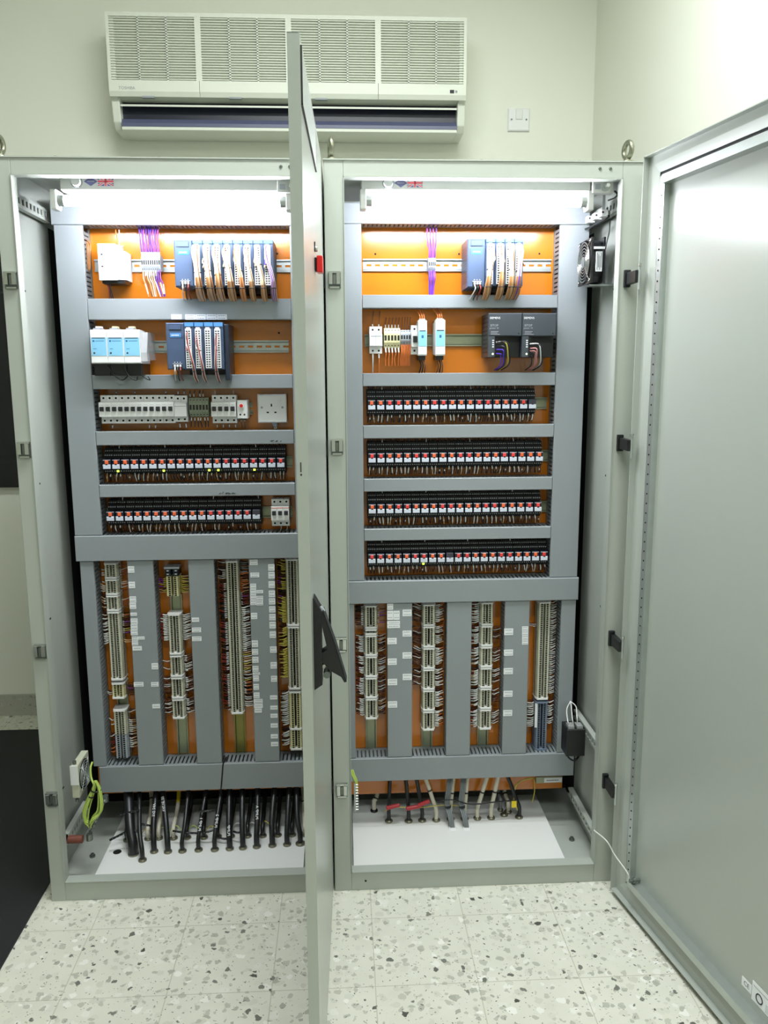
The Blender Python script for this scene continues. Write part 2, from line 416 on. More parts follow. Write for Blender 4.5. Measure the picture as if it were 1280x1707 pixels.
# gland plates with a folded front edge
for cab, a, c in ((LC, -.692, -.09), (RC, .058, .688)):
    m = MB(); m.box(a, c, .036, .43, .040, .044, 'white'); m.prism([(.030, .030), (.036, .044), (.038, .044), (.038, .028)], a, c, 'white')
    m.build('gland_plate', cab, 'pale gland plate covering the cabinet floor')
for cab, pts in ((LC, ((154, 1425),)), (RC, ((592.5, 1412), (953, 1397.5)))):
    for p in pts:
        x, y = G(*p, .032); m = MB(); m.cyl((x, y, .026), (x, y, .031), .0085, .0085, 'bolt', 16); m.cyl((x, y, .031), (x, y, .037), .0058, .005, 'bolt', 6); m.build('bolt', cab)
xh, yh = G(195.5, 1420, .0445); MB().cyl((xh, yh, .0442), (xh, yh, .0446), .0125, .0125, 'hole', 20).build('cable_hole', LC)
# lifting eyes
def eye(cab, px, dx):
    x, z = W(px, 262, .035); m = MB()
    m.cyl((x, .035, ZT), (x, .035, ZT+.008), .017, .015, 'eye_zinc', 20); m.cyl((x, .035, ZT+.006), (x, .035, ZT+.018), .009, .008, 'eye_zinc', 14)
    m.torus((x, .035, ZT+.035), .019, .0065, 'eye_zinc', dx, 28, 10); m.build('lifting_eye', cab)
eye(LC, 0.5, (1, -.1, 0)); eye(RC, 551.5, (1, .12, 0)); eye(RC, 1046, (1, .2, 0))
# small caps on the top edge, rivets in the top rail
for cab, xs in ((LC, (93, 266, 436)), (RC, (660, 802, 965))):
    for px in xs:
        x, z = W(px, 264, .012); MB().cyl((x, .012, ZT), (x, .012, ZT+.003), .008, .006, 'dark_chrome', 12).build('plug', cab)
for cab, pts in ((LC, ((468, 277.5), (483, 277.5))), (RC, ((1000.5, 281), (1018, 281)))):
    for p in pts:
        x, z = W(*p, -.001); MB().cyl((x, 0, z), (x, -.0025, z), .0045, .003, 'bolt', 12).cyl((x, -.0025, z), (x, -.0028, z), .0015, .0015, 'hole', 8).build('rivet', cab)
# door latch keepers on the left stiles
def keeper(cab, px, py):
    x, z = W(px, py, -.005); k = MB(); w, h = .0155, .0205
    k.box(x-w, x+w, -.0025, 0, z-h, z+h, 'dark_chrome').box(x-w, x+w, -.010, -.0025, z+h-.004, z+h, 'chrome')
    for s in (-1, 1): k.box(x+s*.0095-.0045, x+s*.0095+.0045, -.014, -.0025, z-h*.55, z+h-.004, 'chrome')
    k.box(x-.0034, x+.0034, -.008, -.0025, z-h*.5, z+h*.6, 'bolt').box(x-w*.8, x+w*.8, -.007, -.0025, z-h, z-h+.004, 'chrome')
    k.build('latch_keeper', cab)
for p in ((18, 467), (40, 750), (67, 1087), (86.5, 1333)): keeper(LC, *p)
for p in ((557.5, 466.5), (562, 745), (568.5, 1075), (570, 1318)): keeper(RC, *p)
# small slots in the side walls
for cab, pts, X in ((LC, ((40.5, 485), (65, 806.5), (83, 1031.5), (105, 1313)), -.797), (RC, ((1024, 482), (1010.5, 793), (1002, 1011.5), (992.5, 1287)), .797)):
    for p in pts:
        q = ray(*p, 0, X); MB().box(X-.0012, X+.0012, q.y-.007, q.y+.007, q.z-.0025, q.z+.0025, 'hole').build('slot', cab)
x, z = W(609.5, 1468.5, -.0006); MB().cyl((x, 0, z), (x, -.0008, z), .003, .003, 'hole', 10).build('screw_hole', RC)

# punched rails along the side walls
def punched(cab, X, s, y0, y1, z, h=.032, nh=9, tilt=0):
    m = MB(); a, c = (X, X+s*.003)
    xa, xb = min(a, c), max(a, c); L = (y1-y0)/nh
    for z0, z1 in ((z, z+h*.28), (z+h*.72, z+h)): m.box(xa, xb, y0, y1, z0, z1, 'paint')
    for i in range(nh):
        m.box(xa, xb, y0+i*L, y0+i*L+L*.42, z+h*.28, z+h*.72, 'paint')
    m.box(min(X, X-s*.014), max(X, X-s*.014), y0, y1, z+h-.002, z+h, 'paint').box(min(X, X-s*.014), max(X, X-s*.014), y0, y1, z, z+.002, 'paint')
    m.box(min(X-s*.013, X-s*.014), max(X-s*.013, X-s*.014), y0, y1, z, z+h, 'black')
    m.build('punched_rail', cab, 'perforated steel rail on the side wall')
punched(LC, -.775, 1, .03, .30, 1.895, .034, 10)
punched(RC, .776, -1, .03, .30, 1.895, .034, 10)

# ------------------------------------------------------------------ doors
def door_frame(base, ang, out):
    d = Vector((math.sin(ang), -math.cos(ang), 0)); n = Vector(out); base = Vector(base)
    return lambda s, n_, z: tuple(base+d*s+n*n_+Vector((0, 0, z)))
# left cabinet's door: hinged at the joint, seen edge-on; s from the hinge, n towards its outer (right-hand) face
aL = -.0205; TL = door_frame((-.0015, -.006, 0), aL, (math.cos(aL), math.sin(aL), 0))
ZD0, ZD1, DW = .018, 1.9955, .772
m = MB(TL)
m.box(0, DW, -.002, 0, ZD0, ZD1, 'door_paint'); m.box(0, .002, -.02, -.002, ZD0, ZD1, 'door_paint'); m.box(DW-.002, DW, -.02, -.002, ZD0, ZD1, 'door_paint')
m.box(0, DW, -.02, -.002, ZD1-.002, ZD1, 'door_paint'); m.box(0, DW, -.02, -.002, ZD0, ZD0+.002, 'door_paint')
m.box(.002, .03, -.02, -.018, ZD0, ZD1, 'door_paint').box(DW-.03, DW-.002, -.02, -.018, ZD0, ZD1, 'door_paint').box(.03, DW-.03, -.02, -.018, ZD1-.03, ZD1, 'door_paint').box(.03, DW-.03, -.02, -.018, ZD0, ZD0+.03, 'door_paint')
dL = m.build('door', LC, 'door seen edge-on between the two cabinets')
m = MB(TL)
for a, c in ((.045, .065), (DW-.065, DW-.045)): m.box(a, c, -.016, -.003, .06, 1.95, 'paint')
m.box(.045, DW-.045, -.016, -.003, 1.93, 1.95, 'paint').box(.045, DW-.045, -.016, -.003, .06, .08, 'paint'); m.build('stiffener', dL)
# edge slot and mark on the free edge
m = MB(TL)
z0, z1 = W(498, 793.5, -.78)[1], W(498, 771, -.78)[1]
m.box(DW, DW+.0006, -.0135, -.0115, z0+.006, z1, 'ink').box(DW, DW+.0006, -.0135, -.0108, z0, z0+.0035, 'ink'); m.build('pen_mark', dL)
# sign plate on the outer face near the top
m = MB(TL); zt = ZD1-.017; zb = zt-.085
m.box(.33, .765, 0, .0015, zb, zt, 'zinc'); m.build('sign_plate', dL, 'shiny sign plate')
m = MB(TL); m.box(.7655, .767, 0, .003, zb, zt, 'black').box(.33, .7655, 0, .003, zb-.0025, zb, 'black'); m.build('plate_rim_shadow', dL)  # black end edge; the strip below is the plate's shadow, put in as black
# red switch
zc = W(531, 442, -.42)[1]; sc = .42
m = MB(TL); m.box(sc-.0135, sc+.0135, 0, .004, zc-.0135, zc+.0135, 'black'); m.box(sc-.016, sc+.016, .004, .0165, zc-.0165, zc+.0165, 'red'); m.build('switch_knob', dL, 'red switch knob', bevel=.003)
m = MB(TL); m.box(sc+.006, sc+.020, 0, .0022, zc+.024, zc+.042, 'black'); m.cyl((sc+.01, 0, zc+.03), (sc+.01, .006, zc+.03), .006, .006, 'chrome', 12); m.build('key_tag', dL)
# swing handle near the free edge
hs = .705
zt, z1 = W(526, 996, -.72)[1], W(536, 1013, -.7)[1]; zb = W(529, 1148, -.72)[1]
h = MB(TL)
h.prism([(0, zb), (0, zt), (.002, zt), (.0145, z1+.002), (.0145, zb+.010)], hs-.0165, hs+.0165, 'black', 'x')
hp = h.build('handle_housing', dL, 'black handle housing')
lv = MB(TL); top_ = (.014, z1-.001); tipz = W(578, 1136, -.72)[1]; ang = math.atan2(.054-.014, top_[1]-tipz)
dx, dz = math.sin(ang), -math.cos(ang); L = (top_[1]-tipz)/math.cos(ang); nx, nz = math.cos(ang), math.sin(ang)
P = lambda a, b_: (top_[0]+dx*a+nx*b_, top_[1]+dz*a+nz*b_)
lv.prism([P(0, -.004), P(0, .004), P(L*.5, .006), P(L, .004), P(L, .0005), P(L-.012, -.002), P(L-.03, -.018), P(L-.052, -.027), P(L-.066, -.022), P(L-.070, -.010)], hs-.014, hs+.014, 'black', 'x')
lv.prism([P(0, .004), P(0, .0052), P(L*.5, .0072), P(L, .0052), P(L, .004), P(L*.5, .006)], hs-.0155, hs+.0155, 'black_matt', 'x')
lv.build('handle', dL, 'black swing lever tilted out from its housing', bevel=.001)
m = MB(TL); lz = tipz+.012
for k in range(3): m.cyl((hs, .0175+.004*(k == 2), lz+.014+k*.011), (hs-.02, .0175+.004*(k == 2), lz+.014+k*.011), .004, .004, 'chrome', 10)
m.cyl((hs+.016, .023, lz+.004), (hs-.014, .023, lz+.004), .0065, .0065, 'dark_chrome', 14); m.build('lock_barrel', dL)
m = MB(TL); m.cyl((hs, .012, z1-.002), (hs, .018, z1+.002), .007, .006, 'print_grey', 12); m.build('pivot', dL)
for py in (468, 748, 1068, 1306):
    z = W(540, py, 0)[1]; m = MB(TL); m.box(.002, .016, .0002, .0026, z-.02, z+.02, 'black'); m.build('hinge', dL)

# right cabinet's door: wide open, inner side towards the camera; n positive is towards the camera side
aR = .185; TR_ = door_frame((.79, -.0589, 0), aR, (-math.cos(aR), -math.sin(aR), 0))
ZD0, ZD1, DW = .018, 1.9957, .775
m = MB(TR_); D = -.030
m.box(0, DW, D-.002, D, ZD0, ZD1, 'door_paint')
for a, c in ((0, .002), (DW-.002, DW)): m.box(a, c, D, 0, ZD0, ZD1, 'door_paint')
for a, c in ((ZD0, ZD0+.002), (ZD1-.002, ZD1)): m.box(0, DW, D, 0, a, c, 'door_paint')
# folded rim: a flat lip and an inward slope
for a, c, e, g in ((.002, .020, .0, .040), ): 
    m.add([(.002, -.016, ZD0+.002), (.002, -.016, ZD1-.002), (.022, -.017, ZD0+.022), (.022, -.017, ZD1-.022), (.044, -.021, ZD0+.044), (.044, -.021, ZD1-.044),
           (DW-.002, -.016, ZD0+.002), (DW-.002, -.016, ZD1-.002), (DW-.022, -.017, ZD0+.022), (DW-.022, -.017, ZD1-.022), (DW-.044, -.021, ZD0+.044), (DW-.044, -.021, ZD1-.044)],
          [(0, 1, 3, 2), (2, 3, 5, 4), (6, 8, 9, 7), (8, 10, 11, 9), (0, 2, 8, 6), (2, 4, 10, 8), (1, 7, 9, 3), (3, 9, 11, 5)], 'door_paint')
dR = m.build('door', RC, 'door opened wide with its grey inner side showing')
for nm, o0, o1, mm, lb in (('gasket', .044, .0515, 'gasket', 'black sealing strip'), ('seal_channel', .0515, .058, 'gasket_grey', 'grey seal channel')):
    g = MB(TR_)
    for a, c, e, f_ in ((o0, o1, ZD0+o0, ZD1-o0), (DW-o1, DW-o0, ZD0+o0, ZD1-o0)): g.box(a, c, D, -.0235 if mm == 'gasket' else -.0205, e, f_, mm)
    for e, f_ in ((ZD0+o0, ZD0+o1), (ZD1-o1, ZD1-o0)): g.box(o1, DW-o1, D, -.0235 if mm == 'gasket' else -.0205, e, f_, mm)
    g.build(nm, dR, lb)
m = MB(TR_); q = (.058, .078)
for a, c in ((q[0], q[1]), (DW-q[1], DW-q[0])): m.box(a, c, D, -.013, ZD0+q[0], ZD1-q[0], 'zinc')
for e, f_ in ((ZD0+q[0], ZD0+q[1]), (ZD1-q[1], ZD1-q[0])): m.box(q[1], DW-q[1], D, -.004, e, f_, 'zinc')
k = 0
while ZD0+.10+k*.025 < ZD1-.08:
    z = ZD0+.10+k*.025; m.cyl((.068, -.0132, z), (.068, -.0120, z), .0022, .0022, 'hole', 8); k += 1
m.build('stiffener', dR, 'bright perforated stiffening frame')
# hinges
for px, py in ((1048, 463.5), (1037, 739), (1022, 1067), (1013, 1306)):
    x, z = W(px, py, -.02); hb = MB(); 
    hb.box(.772, .789, -.010, .0, z-.022, z+.022, 'black'); hb.box(.776, .790, -.075, -.010, z-.016, z+.014, 'black')
    ho = hb.build('hinge', dR, 'black hinge block', bevel=.002)
    p = TR_(.016, .006, 0); hb = MB(); hb.cyl((p[0], p[1], z-.034), (p[0], p[1], z+.026), .0032, .0032, 'zinc', 10); hb.cyl((p[0], p[1], z+.022), (p[0], p[1], z+.029), .005, .005, 'chrome', 10); hb.build('hinge_pin', dR)
# earth stud
zs = W(1042, 1440, -.16)[1]
m = MB(TR_); m.cyl((.10, D, .105), (.10, .002, .105), .0045, .0045, 'bolt', 12); m.cyl((.10, -.014, .105), (.10, -.008, .105), .009, .009, 'bolt', 6); m.build('earth_stud', dR)
# stickers low on the door: pixel -> door coordinates
def on_door(px, py, n_=-.0295):
    o = Vector(TR_(0, n_, 0)); nn = Vector((-math.cos(aR), -math.sin(aR), 0)); d = FX+(px-640)/CF*RX-(py-853.5)/CF*UX
    q = CP+d*((o-CP).dot(nn)/d.dot(nn)); return (q-o).dot(Vector((math.sin(aR), -math.cos(aR), 0))), q.z
s0, zA = on_door(1237, 1625); s1, zB = on_door(1236, 1638); s2, zC = on_door(1248, 1645); s3, zE = on_door(1290, 1672)
hz = .022
m = MB(TR_); m.box(s0, s0+.032, D, D+.0006, zB-.004, zB+.018, 'label_white'); text(m, 'CE', (s0+.016, D+.0008, zB+.007), .011, 'ink', (1, 0, 0), (0, 0, 1)); m.build('ce_sticker', dR)
s2 = s0+.034
m = MB(TR_); m.box(s2, s2+.085, D, D+.0006, zB-.012, zB+.034, 'label_white')
m.torus((s2+.024, D+.0008, zB+.006), .010, .0016, 'ink', (0, 1, 0), 24, 4); m.box(s2+.06, s2+.082, D+.0006, D+.0009, zB+.016, zB+.03, 'ink')
for k in range(5): m.box(s2+.044, s2+.08, D+.0006, D+.0008, zB-.008+k*.004, zB-.0068+k*.004, 'print_grey')
m.box(s2+.004, s2+.052, D+.0006, D+.0008, zB+.024, zB+.0258, 'print_grey'); m.build('rating_sticker', dR)

# ================================================================== cabinet lamps
def lamp(hx0, hx1, hy0, hy1, tx0, tx1, side, label, endx=True):
    Yl = .055
    x0, x1, z0, z1 = R(hx0, hy0, hx1, hy1, Yl)
    if not endx: x1 = -.075
    t = thing('cabinet_lamp', label, 'lamp', ((x0+x1)/2, .10, z1), 'cabinet lamps')
    MB().prism([(Yl, z0), (Yl, z1-.004), (Yl+.008, z1), (Yl+.11, z1), (Yl+.11, z0+.004), (Yl+.02, z0-.002)], x0, x1, 'white').build('housing', t, bevel=.001)
    a, c, zb, zt = R(tx0, 319, tx1, 352, Yl+.02)
    if not endx: c = -.08
    zc = (zb+zt)/2-.001
    for s, x in ((0, a), (1, c-.016)):
        MB().prism([(Yl-.002, zb), (Yl-.002, zt), (Yl+.012, z0+.002), (Yl+.06, z0+.002), (Yl+.06, zt-.004), (Yl+.036, zb)], x, x+.016, 'white').build('lamp_holder', t, bevel=.003)
    MB().cyl((a+.030, Yl+.016, zc), (c-.030, Yl+.016, zc), .013, .013, 'tube', 20).build('tube', t, 'glowing fluorescent tube')
    m = MB(); m.cyl((a+.014, Yl+.016, zc), (a+.031, Yl+.016, zc), .0132, .0132, 'chrome', 20).cyl((c-.031, Yl+.016, zc), (c-.014, Yl+.016, zc), .0132, .0132, 'chrome', 20)
    for q, nm in ((0, 'tube_cap'), (1, 'tube_cap')):
        e = (a+.014, a+.031) if q == 0 else (c-.031, c-.014)
        MB().cyl((e[0], Yl+.016, zc), (e[1], Yl+.016, zc), .0133, .0133, 'zinc', 20).build(nm, t)
    return t, Yl
for hx0, hx1, tx0, tx1, kx, dx_, fx, lab, ex, kp in (
        (100, 487, 88, 487, 127.5, 151, 176, 'fluorescent strip lamp glowing at the top of the left cabinet', False, 303),
        (603, 984, 600, 986, 647, 668, 691.5, 'fluorescent strip lamp glowing at the top of the right cabinet', True, 305.5)):
    t, Yl = lamp(hx0, hx1, 294, 317, tx0, tx1, 0, lab, ex)
    x, z = W(kx, kp, Yl); MB().cyl((x, Yl, z), (x, Yl-.010, z), .0125, .011, 'white_gloss', 20).cyl((x, Yl, z), (x, Yl-.0015, z), .0150, .0145, 'print_grey', 20).build('push_switch', t)  # grey ring round the knob stands in for its shading
    x, z = W(dx_, kp-.5, Yl-.0006); m = MB(); m.add([(x-.017, Yl-.0006, z), (x, Yl-.0006, z-.011), (x+.017, Yl-.0006, z), (x, Yl-.0006, z+.011)], [(0, 1, 2, 3)], 'diamond')
    m.box(x-.009, x+.009, Yl-.0009, Yl-.0006, z-.0012, z+.0012, 'print_grey'); m.build('diamond_sticker', t, 'dark blue diamond sticker')
    x, z = W(fx, kp-.5, Yl-.0006); y = Yl-.0005; hw, hh = .0195, .0105; m = MB()
    m.box(x-hw, x+hw, y, y+.0004, z-hh, z+hh, 'flag_blue')
    for s in (1, -1):
        L = math.hypot(hw, hh); ux, uz = hw/L, s*hh/L; px_, pz_ = -uz, ux
        for wd, mm, e in ((.0028, 'white', .0001), (.0012, 'flag_red', .0002)):
            m.add([(x-hw*.93+px_*wd, y-e, z-s*hh*.93+pz_*wd), (x-hw*.93-px_*wd, y-e, z-s*hh*.93-pz_*wd), (x+hw*.93-px_*wd, y-e, z+s*hh*.93-pz_*wd), (x+hw*.93+px_*wd, y-e, z+s*hh*.93+pz_*wd)], [(0, 1, 2, 3)], mm)
    for wd, mm, e in ((.0038, 'white', .0003), (.0022, 'flag_red', .0004)):
        m.box(x-wd, x+wd, y-e, y, z-hh, z+hh, mm); m.box(x-hw, x+hw, y-e, y, z-wd, z+wd, mm)
    m.build('flag_sticker', t, 'small British flag sticker')
# door switches beside the lamps
for px0, px1, bx, lab in ((462, 489, 485.5, 'door switch with round plunger at the upper corner of the left cabinet'), (988, 1023, 1010, 'door switch with round plunger at the upper right corner of the right cabinet')):
    x0, x1, z0, z1 = R(px0, 300, px1, 321, .045)
    t = thing('door_switch', lab, 'switch', ((x0+x1)/2, .05, z0), 'door switches')
    MB().box(x0, x1, .045, .075, z0, z1, 'white').box(x0, x1, .070, .074, z1-.002, z1+.012, 'zinc').build('housing', t, bevel=.0015)
    bx_, bz = W(bx, 311, .04); MB().cyl((bx_, .045, bz), (bx_, .042, bz), .0115, .0115, 'zinc', 20).cyl((bx_, .042, bz), (bx_, .020, bz), .0055, .005, 'chrome', 14).build('plunger', t)
    MB().box(x0+.006, x0+.020, .0435, .0455, z0+.008, z1-.010, 'print_grey').build('marking', t)

# ================================================================== wiring ducts
DUCT = {}
def duct(key, rect, orient, label, yf=YD, a_x=None):
    x0, x1, z0, z1 = rect
    t = thing('wiring_duct', label, 'wiring duct', ((x0+x1)/2, YP, z0), 'grey slotted wiring ducts')
    t['_r'] = (x0, x1, z0, z1, yf)
    b = MB(); i = .0025; p, wd = .0125, .0078
    yb = YP-.0004
    b.box(x0+i, x1-i, yb-.002, yb, z0+i, z1-i, 'duct')
    if orient == 'h':
        n = int((x1-x0)/p)
        for zz in ((z1-i-.0016,) if key in ('Lb', 'Rb') else (z0+i, z1-i-.0016)):
            b.box(x0, x1, yb-.018, yb, zz, zz+.0016, 'duct_finger')
            for k in range(n): b.box(x0+k*p+.002, x0+k*p+.002+wd, yf+.001, yb-.018, zz, zz+.0016, 'duct_finger')
    else:
        n = int((z1-z0)/p)
        for xx in (x0+i, x1-i-.0016):
            b.box(xx, xx+.0016, yb-.018, yb, z0, z1, 'duct_finger')
            for k in range(n): b.box(xx, xx+.0016, yf+.001, yb-.018, z0+k*p+.002, z0+k*p+.002+wd, 'duct_finger')
    b.build('slotted_body', t)
    c = MB(); c.cbox(x0, x1, yf-.0045, yf, z0, z1, 'duct', .0015)
    if orient == 'h':
        for zz in (z0, z1-.0012): c.box(x0, x1, yf, yf+.007, zz, zz+.0012, 'duct')
    else:
        for xx in (x0, x1-.0012): c.box(xx, xx+.0012, yf, yf+.007, z0, z1, 'duct')
    DUCT[key] = c.build('cover', t); DUCT[key]['_t'] = 1
    DUCT[key+'_r'] = (x0, x1, z0, z1, yf-.0045)
    return t
XLr, XRr = -.052, None
def RR(x0, y0, x1, y1): return list(R(x0, y0, x1, y1, YD))
# --- left cabinet; the right-hand ends pass behind the door
def LCR(x0, y0, y1, x1=None, xe=-.060):
    x1 = x1 or 484; r = RR(x0, y0, x1, y1)
    if xe is not None: r[1] = xe
    return r
rt = LCR(90, 352, 375.5); rt[0] = -.752; rt[3] = 1.945; duct('Ltop', rt, 'h', 'grey wiring duct under the lamp along the top of the left cabinet', YD)
zt_ = rt[2]
vl = RR(90, 375, 137, 893); vl[0] = -.746; vl[3] = zt_-.001; vl[1] = W(137, 376, YD)[0]+.001
hw5 = LCR(129, 890.5, 932, None, -.030); hw5[0] = -.746
vl[2] = hw5[3]+.001; duct('Lv', vl, 'v', 'tall grey wiring duct down the upper left side of the left cabinet')
vr = [W(483, 400, YD)[0], -.046, hw5[3]+.001, zt_-.001]; duct('Lvr', vr, 'v', 'grey vertical duct half hidden behind the door, upper part of left cabinet')
for k, (xa, y0, y1, xw, lab) in enumerate(((141, 498, 533, 484, 'grey duct below the long copper-wired module row, left cabinet'), (154, 624.5, 648, 485, 'grey duct below the light blue units, left cabinet'),
        (161.5, 718, 741, 487, 'grey duct below the breakers and white socket, left cabinet'), (167, 806.5, 827, 489, 'grey duct between the two relay rows, left cabinet'))):
    r = LCR(xa, y0, y1); r[0] = vl[1]+.001; r[1] = vr[0]-.001; duct('Lh%d' % (k+1), r, 'h', lab)
duct('Lw', hw5, 'h', 'wide grey duct across the middle, above the left cabinet terminals', YD-.006)
zb5 = hw5[2]-.001
bot = LCR(167, 1272.5, 1315, None, -.030); bot[0] = W(167, 1290, YD)[0]; duct('Lb', bot, 'h', 'wide grey duct along the bottom above the black cables, left cabinet', YD-.004)
zbt = bot[3]+.001
def vduct(key, xt0, xt1, xb0, xb1, yt, yb, lab, X=None):
    a = (W(xt0, yt, YD)[0]+W(xb0, yb, YD)[0])/2; c = (W(xt1, yt, YD)[0]+W(xb1, yb, YD)[0])/2
    duct(key, [a, c] + list(X), 'v', lab)
vduct('Lll', 134, 157, 156, 177, 935, 1275, 'narrow grey duct left of all the left cabinet terminal columns', (zbt, zb5))
vduct('LA', 212.7, 255.8, 231, 273, 936, 1273, 'grey vertical duct between first and second terminal columns, left cabinet', (zbt, zb5))
vduct('LB', 315.3, 358, 327.4, 369, 933, 1270, 'plain grey vertical duct between second and third terminal columns, left cabinet', (zbt, zb5))
vduct('LC', 416, 458, 424, 465.5, 931, 1266, 'grey vertical duct with two rows of white labels, left cabinet', (zbt, zb5))
# --- right cabinet
rt = RR(575, 350, 976, 373.8); rt[0] = .048; rt[1] = .752; rt[3] = 1.945; duct('Rtop', rt, 'h', 'grey wiring duct under the lamp along the top of the right cabinet')
zt_ = rt[2]-.001
wd = RR(581, 965, 963, 1002); wd[0] = .048; wd[1] = .756; zw = wd[3]+.001
vl = [.048, W(602, 376, YD)[0], zw, zt_]; duct('Rv', vl, 'v', 'grey vertical duct down the upper left side of the right cabinet')
vr = [W(931, 450, YD)[0], .752, zw, zt_]; duct('Rvr', vr, 'v', 'wide grey vertical duct down the upper right side of the right cabinet')
vl1, vr0 = vl[1]+.001, vr[0]-.001
for k, (y0, y1, lab) in enumerate(((491.7, 513.6, 'grey duct between the top two rows of modules, right cabinet'), (621.5, 643, 'grey duct below the two dark power supplies, right cabinet'),
        (708, 729.5, 'grey duct below the topmost relay row, right cabinet'), (796.5, 817.5, 'grey duct below the second relay row, right cabinet'), (879.5, 899, 'grey duct between the two lowest relay rows, right cabinet'))):
    r = RR(606, y0, 928, y1); r[0] = vl1; r[1] = vr0; duct('Rh%d' % (k+1), r, 'h', lab)
duct('Rw', wd, 'h', 'wide grey duct across the middle, above the right cabinet terminals', YD-.006)
zb5 = wd[2]-.001
bot = RR(584.7, 1258.5, 955, 1296); bot[0] = .052; duct('Rb', bot, 'h', 'wide grey duct along the bottom above the pale cables, right cabinet', YD-.004)
zbt = bot[3]+.001
vduct('Rll', 577, 591, 578, 592, 1005, 1263, 'narrow grey duct beside the door, left of right cabinet terminals', (zbt, zb5))
vduct('RA', 644.6, 686.4, 646.6, 687, 1004.7, 1260.6, 'grey vertical duct between first and second terminal columns, right cabinet', (zbt, zb5))
vduct('RB', 743.6, 785, 744, 784, 1003, 1257, 'plain unlabelled grey duct between second and third terminal columns, right cabinet', (zbt, zb5))
vduct('RC', 840, 881.5, 837.7, 877.5, 1001, 1255, 'grey vertical duct between third and fourth terminal columns, right cabinet', (zbt, zb5))
vduct('RR', 935, 957, 928, 953, 1000, 1253, 'narrow grey duct right of all the right cabinet terminal columns', (zbt, zb5))

# labels stuck on the ducts
def tags(key, org, sc, lst, lines=2):
    cov = DUCT[key]; x0d, x1d, z0d, z1d, yf = DUCT[key+'_r']
    for a in lst:
        x0, y0, x1, y1 = a[:4]; n = a[4] if len(a) > 4 else 1
        for q in range(n):
            ya, yb = y0+(y1-y0)*q/n, y0+(y1-y0)*(q+1)/n
            r = R(org[0]+x0/sc, org[1]+ya/sc, org[0]+x1/sc, org[1]+yb/sc, yf)
            m = MB(); e = .0004 if n > 1 else 0
            m.box(r[0], r[1], yf-.0008, yf-.0001, r[2]+e, r[3]-e, 'label_white')
            h = r[3]-r[2]; w_ = r[1]-r[0]; nl = 2 if h > .014 else 1
            for li in range(nl):
                zc = r[2]+h*((li+.5)/nl if nl > 1 else .5); x = r[0]+w_*.14
                while x < r[1]-w_*.16:
                    l = random.uniform(.0018, .0045); m.box(x, min(x+l, r[1]-w_*.1), yf-.0010, yf-.0008, zc-.0011, zc+.0011, 'print_grey'); x += l+.0012
            m.build('label', cov)
o1, s1 = (120, 880), 3.882
tags('LA', o1, s1, [(362, 248, 403, 290), (367, 348, 408, 390), (373, 442, 415, 525, 2), (378, 548, 420, 568), (380, 585, 425, 695, 3), (388, 702, 428, 760, 2), (429, 703, 470, 722), (392, 765, 452, 793), (400, 998, 463, 1027),
    (515, 875, 558, 915), (512, 998, 560, 1027), (520, 1140, 570, 1167)])
tags('LB', o1, s1, [(775, 580, 822, 608), (777, 645, 835, 675), (777, 703, 838, 732)])
o2, s2_ = (320, 880), 3.882
tags('LC', o2, s2_, [(374, 205, 425, 240), (378, 290, 435, 320), (377, 360, 415, 500, 4), (417, 403, 460, 423), (417, 440, 460, 502, 2), (382, 550, 422, 590), (387, 728, 427, 770), (388, 785, 428, 820), (390, 835, 430, 872), (392, 893, 430, 930), (394, 935, 440, 950), (396, 955, 433, 992), (398, 1010, 433, 1047), (399, 1065, 437, 1102), (400, 1107, 457, 1135), (402, 1138, 458, 1165), (405, 1168, 452, 1195)]
    + [(493+i*1.2, a, 534+i*1.2, b) for i, (a, b) in enumerate(((235, 277), (285, 327), (345, 388), (405, 448), (455, 495), (507, 547), (557, 598), (608, 650), (670, 712)))]
    + [(505, 767, 548, 808), (508, 868, 549, 910), (511, 957, 551, 995), (505, 1083, 552, 1110), (507, 1150, 554, 1175), (508, 1202, 554, 1228), (509, 1265, 555, 1292), (510, 1335, 556, 1362), (511, 1385, 558, 1412)])
o3, s3 = (560, 950), 5.023
tags('RA', o3, s3, [(428, 282, 478, 333), (428, 342, 479, 418), (481, 342, 533, 418), (428, 428, 535, 457), (428, 460, 535, 487), (430, 570, 508, 622), (432, 742, 508, 795), (433, 913, 512, 965), (434, 1100, 512, 1153),
    (557, 332, 632, 387), (557, 508, 632, 558), (557, 690, 633, 742), (558, 870, 634, 922)])
o4, s4 = (760, 950), 5.021
tags('RC', o4, s4, [(403, 490, 478, 545), (401, 667, 477, 718), (399, 822, 475, 873), (397, 1012, 473, 1062), (395, 1173, 470, 1222), (553, 472, 603, 625, 4)])
tags('Lh1', (130, 350), 3.122, [(485, 543, 540, 569), (558, 543, 611, 571), (613, 543, 665, 571), (668, 543, 720, 571), (722, 543, 775, 571)])
# handwriting on two ducts
def scrawl(key, px0, px1, py, h):
    x0, x1, z0, z1, yf = DUCT[key+'_r']; m = MB(); xa, z = W(px0, py, yf); xb = W(px1, py, yf)[0]; x = xa
    while x < xb:
        pts = [(x+random.uniform(0, .008), yf-.0006, z+random.uniform(-h, h)) for _ in range(4)]
        m.tube(spline(pts, 3), .0007, 'ink', 4); x += random.uniform(.006, .012)
    m.build('handwriting', DUCT[key])
scrawl('Lh3', 449, 469, 735, .0025); scrawl('Lh4', 365, 394, 822, .0035)

